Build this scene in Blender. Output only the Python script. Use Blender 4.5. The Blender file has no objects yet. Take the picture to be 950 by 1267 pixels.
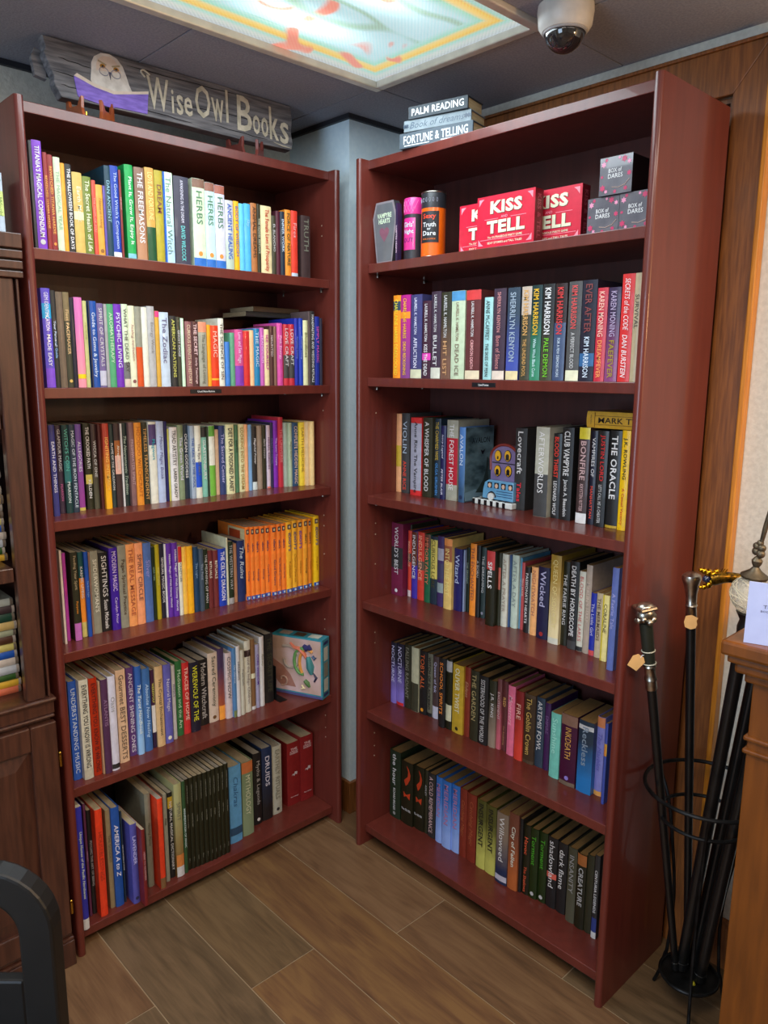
import bpy, bmesh, math, random
from mathutils import Matrix, Vector
random.seed(7)
C = bpy.context.scene.collection
PI = math.pi

# ------------------------------------------------------------------ camera
CAM = (-0.6390, -1.8419, 1.5464)
YAW, PITCH, ROLL, FPX = 0.7589, -0.1838, 0.0071, 941.38
fwd = Vector((math.sin(YAW)*math.cos(PITCH), math.cos(YAW)*math.cos(PITCH), math.sin(PITCH)))
rgt = Vector((math.cos(YAW), -math.sin(YAW), 0)); up = rgt.cross(fwd)
r2 = rgt*math.cos(ROLL) + up*math.sin(ROLL); u2 = up*math.cos(ROLL) - rgt*math.sin(ROLL)
cd = bpy.data.cameras.new('camera'); cam = bpy.data.objects.new('camera', cd); C.objects.link(cam)
cd.sensor_fit = 'VERTICAL'; cd.sensor_height = 36.0; cd.lens = FPX*36.0/1267.0
cd.clip_start = 0.02
cam.matrix_world = Matrix(((r2.x, u2.x, -fwd.x, CAM[0]), (r2.y, u2.y, -fwd.y, CAM[1]), (r2.z, u2.z, -fwd.z, CAM[2]), (0, 0, 0, 1)))
bpy.context.scene.camera = cam

# ------------------------------------------------------------------ world, exposure, lamps of the room
w = bpy.data.worlds.new('world'); bpy.context.scene.world = w; w.use_nodes = True
w.node_tree.nodes['Background'].inputs[0].default_value = (0.5, 0.55, 0.62, 1)
w.node_tree.nodes['Background'].inputs[1].default_value = 0.3
vs = bpy.context.scene.view_settings
vs.view_transform = 'Standard'; vs.look = 'None'; vs.gamma = 1.0; vs.use_curve_mapping = False
vs.exposure = 0.38

def area(name, loc, size, power, color, target=None, size_y=None):
    l = bpy.data.lights.new(name, 'AREA'); l.energy = power; l.color = color
    l.shape = 'RECTANGLE'; l.size = size; l.size_y = size_y or size
    o = bpy.data.objects.new(name, l); C.objects.link(o); o.location = loc
    if target:
        d = Vector(target) - Vector(loc); o.rotation_euler = d.to_track_quat('-Z', 'Y').to_euler()
    return o
# ceiling fluorescent panels: one over the shelves (its diffuser is built below), the others further back in the shop
area('ceiling_lamp_over_shelves', (0.34, -0.46, 2.285), 1.0, 10, (0.80, 0.92, 1.0), size_y=0.46)
area('ceiling_lamp_shop_left', (-0.75, -1.55, 2.29), 1.1, 22, (1.0, 0.87, 0.74), size_y=0.54)
area('ceiling_lamp_shop_right', (0.2, -2.2, 2.29), 1.1, 18, (1.0, 0.88, 0.76), size_y=0.54)
pl = bpy.data.lights.new('warm_table_lamp', 'POINT'); pl.energy = 22; pl.color = (1.0, 0.6, 0.28); pl.shadow_soft_size = 0.09
po = bpy.data.objects.new('warm_table_lamp', pl); C.objects.link(po); po.location = (0.95, -2.35, 1.75)
# daylight through the shop window on the far left
area('window_daylight', (-3.12, -1.35, 1.35), 1.5, 36, (0.55, 0.76, 1.0), target=(0, -1.35, 1.5), size_y=1.5)

H = 2.13
XB, YB = 0.8698, -0.1218
WA, WB, CD, ST = 0.921, 0.9152, 0.3135, 0.0254
ZA = [2.13, 1.8176, 1.5001, 1.1776, 0.8381, 0.4661, 0.0529]
ZB = [2.13, 1.8478, 1.5251, 1.1715, 0.8401, 0.4682, 0.0666]
CEIL = 2.305; XR = 1.235; YL = 0.33

# ------------------------------------------------------------------ helpers
def srgb(h):
    if isinstance(h, str):
        n = len(h)//3; v = [int(h[i*n:(i+1)*n]*(2//n), 16)/255 for i in range(3)]
    else: v = h
    return tuple((c/12.92 if c <= 0.04045 else ((c+0.055)/1.055)**2.4) for c in v)

MATS = {}
def mat(name, col, rough=0.5, metal=0.0, col2=None, scale=30, stretch=(1, 1, 1), bump=0.0, coat=0.0, trans=0.0, detail=3, emis=None, estr=0, ior=1.45, alpha=None):
    """principled material whose colour wanders between col and col2 with a procedural noise"""
    if name in MATS: return MATS[name]
    m = bpy.data.materials.new(name); m.use_nodes = True; nt = m.node_tree; b = nt.nodes['Principled BSDF']
    c = srgb(col); c2 = srgb(col2) if col2 else tuple(min(1, x*0.86) for x in c)
    tc = nt.nodes.new('ShaderNodeTexCoord'); mp = nt.nodes.new('ShaderNodeMapping'); mp.inputs['Scale'].default_value = stretch
    nz = nt.nodes.new('ShaderNodeTexNoise'); nz.inputs['Scale'].default_value = scale; nz.inputs['Detail'].default_value = detail
    rp = nt.nodes.new('ShaderNodeValToRGB'); rp.color_ramp.elements[0].position = 0.35; rp.color_ramp.elements[1].position = 0.65
    rp.color_ramp.elements[0].color = (*c2, 1); rp.color_ramp.elements[1].color = (*c, 1)
    nt.links.new(tc.outputs['Object'], mp.inputs['Vector']); nt.links.new(mp.outputs[0], nz.inputs['Vector'])
    nt.links.new(nz.outputs['Fac'], rp.inputs[0]); nt.links.new(rp.outputs[0], b.inputs['Base Color'])
    b.inputs['Roughness'].default_value = rough; b.inputs['Metallic'].default_value = metal
    b.inputs['Coat Weight'].default_value = coat; b.inputs['Transmission Weight'].default_value = trans; b.inputs['IOR'].default_value = ior
    if bump:
        bp = nt.nodes.new('ShaderNodeBump'); bp.inputs['Strength'].default_value = bump; bp.inputs['Distance'].default_value = 0.003
        nt.links.new(nz.outputs['Fac'], bp.inputs['Height']); nt.links.new(bp.outputs[0], b.inputs['Normal'])
    if emis:
        b.inputs['Emission Color'].default_value = (*srgb(emis), 1); b.inputs['Emission Strength'].default_value = estr
    MATS[name] = m; return m

def paper(col, rough=0.42):           # printed card or jacket of one colour
    return mat('print_'+col, col, rough, scale=60, coat=0.15)

def blend(c1, c2):                    # jacket whose print fades from one colour at the top to another at the foot
    k = 'fade_'+c1+'_'+c2
    if k in MATS: return MATS[k]
    m = bpy.data.materials.new(k); m.use_nodes = True; nt = m.node_tree; b = nt.nodes['Principled BSDF']
    tc = nt.nodes.new('ShaderNodeTexCoord'); sp = nt.nodes.new('ShaderNodeSeparateXYZ'); rp = nt.nodes.new('ShaderNodeValToRGB')
    nz = nt.nodes.new('ShaderNodeTexNoise'); nz.inputs['Scale'].default_value = 40
    ad = nt.nodes.new('ShaderNodeMath'); ad.operation = 'MULTIPLY_ADD'; ad.inputs[1].default_value = 0.25
    rp.color_ramp.elements[0].position = 0.3; rp.color_ramp.elements[1].position = 0.85
    rp.color_ramp.elements[0].color = (*srgb(c2), 1); rp.color_ramp.elements[1].color = (*srgb(c1), 1)
    nt.links.new(tc.outputs['Generated'], sp.inputs[0]); nt.links.new(tc.outputs['Object'], nz.inputs['Vector'])
    nt.links.new(nz.outputs['Fac'], ad.inputs[0]); nt.links.new(sp.outputs['Z'], ad.inputs[2])
    nt.links.new(ad.outputs[0], rp.inputs[0]); nt.links.new(rp.outputs[0], b.inputs['Base Color'])
    b.inputs['Roughness'].default_value = 0.4; b.inputs['Coat Weight'].default_value = 0.2
    MATS[k] = m; return m

class MB:
    """collects vertices and faces of ONE mesh"""
    def __init__(s): s.v = []; s.f = []
    def add(s, v, f):
        n = len(s.v); s.v += [tuple(p) for p in v]; s.f += [tuple(i+n for i in q) for q in f]; return s
    def box(s, x0, x1, y0, y1, z0, z1, M=None):
        v = [(x, y, z) for x in (x0, x1) for y in (y0, y1) for z in (z0, z1)]
        if M: v = [M @ Vector(p) for p in v]
        return s.add(v, [(0, 1, 3, 2), (4, 6, 7, 5), (0, 4, 5, 1), (2, 3, 7, 6), (0, 2, 6, 4), (1, 5, 7, 3)])
    def prism(s, poly, a, b, axis=2, M=None):   # 2-D outline pushed from a to b along an axis
        def p3(p, t):
            return (p[0], p[1], t) if axis == 2 else ((t, p[0], p[1]) if axis == 0 else (p[0], t, p[1]))
        n = len(poly); v = [p3(p, a) for p in poly] + [p3(p, b) for p in poly]
        if M: v = [M @ Vector(p) for p in v]
        f = [tuple(range(n))[::-1], tuple(range(n, 2*n))] + [(i, (i+1) % n, n+(i+1) % n, n+i) for i in range(n)]
        return s.add(v, f)
    def lathe(s, prof, n=20, M=None):           # profile of (radius, z)
        v = []; f = []
        for r, z in prof:
            for k in range(n): v.append((r*math.cos(2*PI*k/n), r*math.sin(2*PI*k/n), z))
        for i in range(len(prof)-1):
            for k in range(n): f.append((i*n+k, i*n+(k+1) % n, (i+1)*n+(k+1) % n, (i+1)*n+k))
        if prof[0][0] > 0: f.append(tuple(range(n))[::-1])
        if prof[-1][0] > 0: f.append(tuple((len(prof)-1)*n+k for k in range(n)))
        if M: v = [M @ Vector(p) for p in v]
        return s.add(v, f)
    def tube(s, pts, r, n=10, closed=False):
        pts = [Vector(p) for p in pts]; m = len(pts); v = []; f = []
        rr = r if isinstance(r, (list, tuple)) else [r]*m
        ref = None
        for i, p in enumerate(pts):
            a = pts[(i-1) % m] if (closed or i > 0) else p; b = pts[(i+1) % m] if (closed or i < m-1) else p
            t = (b-a).normalized()
            if ref is None: ref = t.orthogonal().normalized()
            ref = (ref - t*ref.dot(t)).normalized(); q = t.cross(ref)
            for k in range(n):
                an = 2*PI*k/n; v.append(p + ref*(math.cos(an)*rr[i]) + q*(math.sin(an)*rr[i]))
        for i in range(m if closed else m-1):
            j = (i+1) % m
            for k in range(n): f.append((i*n+k, i*n+(k+1) % n, j*n+(k+1) % n, j*n+k))
        if not closed: f += [tuple(range(n))[::-1], tuple((m-1)*n+k for k in range(n))]
        return s.add(v, f)
    def ball(s, c, r, n=12, sc=(1, 1, 1)):
        prof = [(max(1e-5, r*math.sin(PI*i/n)), -r*math.cos(PI*i/n)) for i in range(n+1)]
        return s.lathe(prof, n*2, Matrix.Translation(c) @ Matrix.Diagonal((*sc, 1)))
    def mesh(s, name):
        me = bpy.data.meshes.new(name); me.from_pydata(s.v, [], s.f); me.update(); return me
    def build(s, name, m, parent=None, smooth=False, bevel=0, loc=None, rot=None, fix=False):
        me = s.mesh(name)
        if fix:
            bm = bmesh.new(); bm.from_mesh(me); bmesh.ops.recalc_face_normals(bm, faces=bm.faces); bm.to_mesh(me); bm.free()
        return link(name, me, m, parent, smooth, bevel, loc, rot)

def link(name, me, m, parent=None, smooth=False, bevel=0, loc=None, rot=None):
    o = bpy.data.objects.new(name, me); C.objects.link(o)
    if m: me.materials.append(m)
    if smooth:
        for p in me.polygons: p.use_smooth = True
        try: me.set_sharp_from_angle(angle=math.radians(42))
        except Exception: pass
    if bevel:
        b = o.modifiers.new('bevel', 'BEVEL'); b.width = bevel; b.segments = 2; b.limit_method = 'ANGLE'
    if loc: o.location = loc
    if rot: o.rotation_euler = rot
    if parent: o.parent = parent
    return o

def tag(o, label=None, cat=None, group=None, kind=None):
    if label: o['label'] = label
    if cat: o['category'] = cat
    if group: o['group'] = group
    if kind: o['kind'] = kind
    return o

def thing(name, label, cat, loc=(0, 0, 0), rz=0, group=None):
    o = bpy.data.objects.new(name, None); C.objects.link(o); o.location = loc; o.rotation_euler = (0, 0, rz)
    o.empty_display_size = 0.05
    return tag(o, label, cat, group)

def caseM(c, x, y, z, rz=0.0):        # frame of a spot in a bookcase: x along the shelf, y into it
    if c == 'A': return Matrix.Translation((x, y, z)) @ Matrix.Rotation(rz, 4, 'Z')
    return Matrix.Translation((XB+y, YB-x, z)) @ Matrix.Rotation(rz-PI/2, 4, 'Z')

# lettering: Blender's built-in face turned into flat meshes
TXT = {}
def glyphs(s, bold=0.0, shear=0.0):
    k = (s, bold, shear)
    if k in TXT: return TXT[k]
    cu = bpy.data.curves.new('lettering', 'FONT'); cu.body = s; cu.resolution_u = 2; cu.offset = bold; cu.shear = shear
    cu.align_x = 'LEFT'; cu.space_character = 1.0 + bold*2
    o = bpy.data.objects.new('lettering', cu); me = bpy.data.meshes.new_from_object(o)
    v = [tuple(p.co) for p in me.vertices]; f = [tuple(p.vertices) for p in me.polygons]
    bpy.data.objects.remove(o); bpy.data.curves.remove(cu); bpy.data.meshes.remove(me)
    if v:
        x0 = min(p[0] for p in v); x1 = max(p[0] for p in v); y0 = min(p[1] for p in v); y1 = max(p[1] for p in v)
        v = [((p[0]-x0), (p[1]-y0)) for p in v]; TXT[k] = (v, f, x1-x0, y1-y0)
    else: TXT[k] = ([], [], 1, 1)
    return TXT[k]

def letter(name, s, m, parent, o, ax, ay, length, height, bold=0.015, shear=0.0, fit=True, mxs=1.3, fill=False):
    """text with lower-left corner o, running along ax, letters rising along ay, inside length x height"""
    v, f, L, Hh = glyphs(s, bold, shear)
    if not v: return None
    sy = height/Hh; sx = sy
    if L*sx > length: sx = length/L; sy = min(sy, sx*1.5)
    elif fit: sx = min(length/L, sy*mxs)
    if fill: sx, sy = length/L, height/Hh
    ox = (length-L*sx)/2; oy = (height-Hh*sy)/2
    o = Vector(o); ax = Vector(ax); ay = Vector(ay)
    pts = [tuple(o + ax*(ox+p[0]*sx) + ay*(oy+p[1]*sy)) for p in v]
    me = bpy.data.meshes.new(name); me.from_pydata(pts, [], f)
    return link(name, me, m, parent)

# ------------------------------------------------------------------ materials of the room
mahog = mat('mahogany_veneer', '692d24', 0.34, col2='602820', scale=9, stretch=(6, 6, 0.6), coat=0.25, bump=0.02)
mahog_shaded = mat('mahogany_veneer_shaded_inside', '4c221d', 0.5, col2='401c18', scale=9, stretch=(6, 6, 0.6), coat=0.1)  # same mahogany, with the shade of the interiors put into its colour
cabwood = mat('dark_cherry_wood', '4e2d20', 0.38, col2='3c2118', scale=14, stretch=(8, 8, 0.7), coat=0.3)
deskwood = mat('honey_brown_wood', '74400f', 0.36, col2='5f330a', scale=10, stretch=(5, 5, 0.6), coat=0.3, bump=0.03)
casewood = mat('door_casing_oak', '8e5628', 0.42, col2='6e401e', scale=16, stretch=(9, 9, 0.6), coat=0.15, bump=0.05)
wall_blue = mat('pale_wall_paint', 'e0f2f8', 0.7, col2='d8ecf4', scale=60, bump=0.05)
wall_cream = mat('textured_cream_wall', 'd6d2c4', 0.75, col2='cac6b8', scale=90, bump=0.45)
ceil_m = mat('dark_painted_ceiling_tile', '9c9da8', 0.75, col2='8c8d98', scale=180, bump=0.3)
grout = mat('pale_grout', 'a08c70', 0.8)
black_iron = mat('black_iron', '2a2a2a', 0.42, metal=0.7, col2='141414')
chrome = mat('antique_silver', 'cfcabd', 0.28, metal=1.0, col2='98938a', scale=60)
brass = mat('brass', 'd9a640', 0.25, metal=1.0)
tan_p = mat('tan_page_paper', 'a8854f', 0.85, col2='8e6e40', scale=25, stretch=(60, 2, 2))
cream_p = mat('page_paper', 'b8ab8c', 0.85, col2='9d9075', scale=25, stretch=(60, 2, 2))
grey_p = mat('grey_page_paper', 'a8a294', 0.85, col2='8c8678', scale=25, stretch=(60, 2, 2))

# ------------------------------------------------------------------ floor: wood-look planks in grout
fl = MB().box(-3.2, 1.6, -5.2, 0.7, -0.12, -0.0015).build('floor', grout); tag(fl, kind='structure')
plank_mats = []
def plankmat(i, a, b, c):
    k = 'floor_plank_wood_%d' % i
    m = bpy.data.materials.new(k); m.use_nodes = True; nt = m.node_tree; bs = nt.nodes['Principled BSDF']
    tc = nt.nodes.new('ShaderNodeTexCoord'); mp = nt.nodes.new('ShaderNodeMapping'); mp.inputs['Scale'].default_value = (7, 1.1, 1)
    mp.inputs['Location'].default_value = (i*3.1, i*1.7, 0)
    n1 = nt.nodes.new('ShaderNodeTexNoise'); n1.inputs['Scale'].default_value = 3.0; n1.inputs['Detail'].default_value = 6; n1.inputs['Distortion'].default_value = 1.4
    mp2 = nt.nodes.new('ShaderNodeMapping'); mp2.inputs['Scale'].default_value = (40, 2.2, 1); mp2.inputs['Location'].default_value = (i*1.3, i, 0)
    n2 = nt.nodes.new('ShaderNodeTexNoise'); n2.inputs['Scale'].default_value = 3.0; n2.inputs['Detail'].default_value = 4; n2.inputs['Distortion'].default_value = 0.8
    mx = nt.nodes.new('ShaderNodeMath'); mx.operation = 'MULTIPLY_ADD'; mx.inputs[1].default_value = 0.45
    rp = nt.nodes.new('ShaderNodeValToRGB'); e = rp.color_ramp.elements
    e[0].position = 0.42; e[0].color = (*srgb(a), 1); e[1].position = 0.88; e[1].color = (*srgb(c), 1)
    q = e.new(0.66); q.color = (*srgb(b), 1)
    # a few dark knots
    vo = nt.nodes.new('ShaderNodeTexVoronoi'); vo.inputs['Scale'].default_value = 2.2; mp3 = nt.nodes.new('ShaderNodeMapping'); mp3.inputs['Scale'].default_value = (2.2, 1.0, 1); mp3.inputs['Location'].default_value = (i*2.7, i*4.1, 0)
    kr = nt.nodes.new('ShaderNodeMapRange'); kr.inputs['From Min'].default_value = 0.0; kr.inputs['From Max'].default_value = 0.10; kr.inputs['To Min'].default_value = 0.6; kr.inputs['To Max'].default_value = 0.0
    mi = nt.nodes.new('ShaderNodeMixRGB'); mi.inputs['Color2'].default_value = (*srgb('4a3320'), 1)
    L = nt.links.new
    L(tc.outputs['Object'], mp.inputs[0]); L(tc.outputs['Object'], mp2.inputs[0]); L(tc.outputs['Object'], mp3.inputs[0])
    L(mp.outputs[0], n1.inputs['Vector']); L(mp2.outputs[0], n2.inputs['Vector']); L(mp3.outputs[0], vo.inputs['Vector'])
    L(n2.outputs['Fac'], mx.inputs[0]); L(n1.outputs['Fac'], mx.inputs[2]); L(mx.outputs[0], rp.inputs[0])
    L(vo.outputs['Distance'], kr.inputs[0]); L(kr.outputs[0], mi.inputs['Fac']); L(rp.outputs[0], mi.inputs['Color1']); L(mi.outputs[0], bs.inputs['Base Color'])
    bs.inputs['Roughness'].default_value = 0.5
    return m
tones = [('543b25', '6b4d32', '795a3c'), ('513d27', '644d32', '735a3c'), ('593e28', '705237', '7e5f42'), ('4a3925', '604c34', '6f583e'), ('573923', '6d4c2f', '7d5b36')]
for i, t in enumerate(tones): plank_mats.append(plankmat(i, *t))
cols = [-1.75, -1.546, -1.343, -1.14, -0.937, -0.735, -0.532, -0.33, -0.127, 0.075, 0.278, 0.480, 0.683, 0.8845, 1.087, 1.235]
offs = {9: -0.93, 11: -1.02, 10: -0.398, 8: -0.281, 12: -0.510, 13: -0.918}
for i in range(len(cols)-1):
    j0 = offs.get(i, -0.15-0.37*(i*5 % 4))
    ys = [j0+1.22*k for k in range(-3, 3)]
    for k in range(len(ys)-1):
        a, b = max(ys[k], -3.3), min(ys[k+1], 0.33)
        if b-a < 0.05: continue
        MB().box(cols[i]+0.0016, cols[i+1]-0.0016, a+0.0016, b-0.0016, -0.008, 0.0).build('floor_plank', plank_mats[(i*3+k*2) % 5], fl)

# ------------------------------------------------------------------ walls
wp0 = mat('white_window_frame', 'dddddd', 0.5)
def struct(name, mb, m, **k): return tag(mb.build(name, m, **k), kind='structure')
struct('wall_left', MB().box(-3.2, XR+0.1, YL, YL+0.1, -0.1, CEIL+0.05), wall_cream)
D0, D1, DT = -1.025, -0.16, 2.168          # doorway behind the right bookcase
wr = MB().box(XR, XR+0.1, D1, YL, -0.1, CEIL+0.05).box(XR, XR+0.1, -5.2, D0, -0.1, CEIL+0.05).box(XR, XR+0.1, D0, D1, DT, CEIL+0.05)
struct('wall_right', wr, wall_cream)
struct('wall_back', MB().box(-3.2, XR+0.1, -5.3, -5.2, -0.1, CEIL+0.05), wall_cream)
struct('wall_far_left', MB().box(-3.3, -3.2, -5.3, YL+0.1, -0.1, CEIL+0.05), wall_cream)
wf = struct('window_1', MB().box(-3.199, -3.15, -2.2, -2.12, 0.5, 2.2).box(-3.199, -3.15, -0.58, -0.5, 0.5, 2.2).box(-3.199, -3.15, -2.12, -0.58, 2.12, 2.2).box(-3.199, -3.15, -2.12, -0.58, 0.5, 0.58), wp0)
MB().box(-3.198, -3.19, -2.12, -0.58, 0.58, 2.12).build('window_pane', mat('daylit_glass', 'dfe8f2', 0.2, emis='cfe2ff', estr=1.0), wf)
struct('wall_corner', MB().box(0.98, XR-0.0005, 0.03, YL-0.0005, 0, CEIL), wall_blue)
struct('baseboard_corner', MB().box(0.967, XR-0.001, 0.017, 0.0295, 0.0, 0.118).box(0.967, 0.9795, 0.0295, YL-0.001, 0, 0.118), casewood, bevel=0.002)
struct('baseboard_left', MB().box(-3.19, 0.966, YL-0.013, YL-0.0005, 0.0, 0.118), casewood, bevel=0.002)
struct('baseboard_right', MB().box(XR-0.014, XR-0.0005, -5.19, -1.104, 0.0, 0.125).box(XR-0.018, XR-0.0005, -5.19, -1.104, 0.125, 0.14), casewood, bevel=0.002)
# door behind the right bookcase: jamb, mitred casing, leaf
door = bpy.data.objects.new('door_1', None); C.objects.link(door); tag(door, kind='structure')
MB().box(XR+0.02, XR+0.06, D0+0.012, D1-0.012, 0.005, DT-0.012).build('door_leaf', mat('doorway_void_dark', '1f1a16', 0.5), door)  # dark void of the doorway is put into the leaf's near-black colour
MB().box(XR+0.001, XR+0.098, D0+0.0005, D0+0.012, 0.0005, DT-0.0005).box(XR+0.001, XR+0.098, D1-0.012, D1-0.0005, 0.0005, DT-0.0005).box(XR+0.001, XR+0.098, D0+0.012, D1-0.012, DT-0.012, DT-0.0005).build('door_jamb', casewood, door)
cw = 0.078
MB().prism([(D0-cw, 0.0), (D0, 0.0), (D0, DT), (D0-cw, DT+cw+0.022)], XR-0.020, XR-0.0005, axis=0).build('casing_stile', casewood, door, bevel=0.002)
MB().prism([(D1, 0.0), (D1+cw, 0.0), (D1+cw, DT+cw+0.022), (D1, DT)], XR-0.020, XR-0.0005, axis=0).build('casing_stile', casewood, door, bevel=0.002)
MB().prism([(D0, DT), (D1, DT), (D1+cw, DT+cw+0.022), (D0-cw, DT+cw+0.022)], XR-0.020, XR-0.0007, axis=0).build('casing_header', casewood, door, bevel=0.002)
MB().box(XR-0.030, XR-0.0005, D0-cw-0.013, D0-cw, 0.0, DT+cw+0.035).build('casing_edge_strip', mat('warm_lit_oak_edge', 'd28a2c', 0.35, col2='b87420', scale=20, stretch=(9, 9, .6)), door, bevel=0.003)  # warm light on this edge is put into its brighter orange colour
MB().box(XR-0.026, XR-0.0005, D0-cw, D1+cw, DT+cw+0.022, DT+cw+0.03).build('casing_edge_strip', casewood, door, bevel=0.002)

# ------------------------------------------------------------------ ceiling: painted lay-in tiles
PX0, PX1, PY0, PY1 = -0.205, 0.892, -0.735, -0.186      # light panel opening
ce = MB()
for a, b, c, d in ((-3.2, PX0, -5.2, YL), (PX1, XR, -5.2, YL), (PX0, PX1, -5.2, PY0), (PX0, PX1, PY1, YL)):
    ce.box(a, b, c, d, CEIL+0.012, CEIL+0.06)
ce.box(PX0, PX1, PY0, PY1, CEIL+0.10, CEIL+0.12)
ceilo = struct('ceiling', ce, mat('black_ceiling_grid', '17171a', 0.6))
gx = [PX1 - 0.5485*k for k in range(8, -1, -1)] + [XR]
gy = [PY1 - 0.549*k for k in range(9, -1, -1)] + [YL]
for i in range(len(gx)-1):
    for j in range(len(gy)-1):
        xm, ym = (gx[i]+gx[i+1])/2, (gy[j]+gy[j+1])/2
        if PX0 < xm < PX1 and PY0 < ym < PY1: continue
        MB().box(gx[i]+0.002, gx[i+1]-0.002, gy[j]+0.002, gy[j+1]-0.002, CEIL, CEIL+0.012).build('ceiling_tile', ceil_m, ceilo)
struct('trim_1', MB().box(0.968, XR-0.012, 0.018, 0.0295, CEIL-0.014, CEIL-0.0005).box(0.968, 0.9795, 0.0295, YL-0.013, CEIL-0.014, CEIL-0.0005), mat('dark_wall_angle', '2b2b30', 0.5))
struct('trim_2', MB().box(-3.19, 0.967, YL-0.013, YL-0.0005, CEIL-0.014, CEIL-0.0005), MATS['dark_wall_angle'])

# ------------------------------------------------------------------ light panel with a printed film behind a prismatic lens
lp = thing('ceiling_light', 'bright ceiling light panel with a printed stained-glass style film and pale metal frame', 'light', ((PX0+PX1)/2, (PY0+PY1)/2, CEIL))
hx, hy = (PX1-PX0)/2, (PY1-PY0)/2
fr = mat('pale_aluminium_frame', 'e2dccf', 0.35, metal=0.2)
for nm, a, b, c, d in (('x', -hx, hx, -hy, -hy+0.024), ('x', -hx, hx, hy-0.024, hy), ('y', -hx, -hx+0.024, -hy+0.024, hy-0.024), ('y', hx-0.024, hx, -hy+0.024, hy-0.024)):
    MB().box(a, b, c, d, -0.012, 0.006).build('frame_bar', fr, lp, bevel=0.003)
m = bpy.data.materials.new('printed_backlit_film'); m.use_nodes = True; nt = m.node_tree; L = nt.links.new; bs = nt.nodes['Principled BSDF']
def N(t, **k):
    n = nt.nodes.new(t)
    for a, b in k.items(): n.inputs[a].default_value = b
    return n
tc = N('ShaderNodeTexCoord'); sp = N('ShaderNodeSeparateXYZ'); L(tc.outputs['Object'], sp.inputs[0])
def math_(op, a, b=None):
    n = nt.nodes.new('ShaderNodeMath'); n.operation = op
    for i, v in enumerate((a, b)):
        if v is None: continue
        if isinstance(v, (int, float)): n.inputs[i].default_value = v
        else: L(v, n.inputs[i])
    return n.outputs[0]
ex = math_('SUBTRACT', hx, math_('ABSOLUTE', sp.outputs[0])); ey = math_('SUBTRACT', hy, math_('ABSOLUTE', sp.outputs[1]))
edge = math_('MINIMUM', ex, ey)
er = N('ShaderNodeValToRGB'); L(math_('MULTIPLY', edge, 5.0), er.inputs[0]); e = er.color_ramp.elements
e[0].position = 0.12; e[0].color = (*srgb('b9c4c9'), 1); e[1].position = 0.62; e[1].color = (*srgb('bfe4ea'), 1)
for p, c in ((0.22, 'c8d6d2'), (0.30, 'a9ddd0'), (0.36, 'f2cc6a'), (0.44, 'f4d98c'), (0.5, 'a8dfc8')): q = e.new(p); q.color = (*srgb(c), 1)
n1 = N('ShaderNodeTexNoise', Scale=5.5, Detail=1.5, Distortion=1.2); L(tc.outputs['Object'], n1.inputs['Vector'])
r1 = N('ShaderNodeValToRGB'); L(n1.outputs['Fac'], r1.inputs[0]); e = r1.color_ramp.elements
e[0].position = 0.36; e[0].color = (1, 1, 1, 1); e[1].position = 0.40; e[1].color = (0, 0, 0, 1)
mxr = nt.nodes.new('ShaderNodeMixRGB'); mxr.inputs['Color2'].default_value = (*srgb('e89a88'), 1); L(r1.outputs[0], mxr.inputs[0]); L(er.outputs[0], mxr.inputs[1])
wv = N('ShaderNodeTexWave', Scale=2.2, Distortion=9.0, Detail=1.0); wv.wave_type = 'RINGS'; L(tc.outputs['Object'], wv.inputs['Vector'])
r2_ = N('ShaderNodeValToRGB'); L(wv.outputs['Fac'], r2_.inputs[0]); e = r2_.color_ramp.elements
e[0].position = 0.0; e[0].color = (1, 1, 1, 1); e[1].position = 0.12; e[1].color = (0, 0, 0, 1)
inner = math_('GREATER_THAN', edge, 0.115)
mg = nt.nodes.new('ShaderNodeMixRGB'); mg.inputs['Color2'].default_value = (*srgb('a5c8b8'), 1); L(math_('MULTIPLY', r2_.outputs[0], inner), mg.inputs[0]); L(mxr.outputs[0], mg.inputs[1])
ck = N('ShaderNodeTexChecker', Scale=190.0); L(tc.outputs['Object'], ck.inputs['Vector'])
ck.inputs['Color1'].default_value = (1, 1, 1, 1); ck.inputs['Color2'].default_value = (0.84, 0.84, 0.84, 1)
mm = nt.nodes.new('ShaderNodeMixRGB'); mm.blend_type = 'MULTIPLY'; mm.inputs[0].default_value = 1; L(mg.outputs[0], mm.inputs[1]); L(ck.outputs[0], mm.inputs[2])
L(mm.outputs[0], bs.inputs['Base Color']); L(mm.outputs[0], bs.inputs['Emission Color'])
# two tubes run behind the film: brighter along them
tb = math_('ABSOLUTE', math_('SUBTRACT', math_('ABSOLUTE', sp.outputs[1]), 0.10))
g = math_('POWER', 2.718, math_('MULTIPLY', math_('MULTIPLY', tb, tb), -420.0))
gx_ = math_('SUBTRACT', sp.outputs[0], 0.16); g2 = math_('POWER', 2.718, math_('MULTIPLY', math_('MULTIPLY', gx_, gx_), -60.0))
L(math_('ADD', 0.60, math_('MULTIPLY', math_('MULTIPLY', g, g2), 1.8)), bs.inputs['Emission Strength'])
bs.inputs['Roughness'].default_value = 0.3
MB().box(-hx+0.02, hx-0.02, -hy+0.02, hy-0.02, 0.0065, 0.0095).build('diffuser', m, lp)

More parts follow.
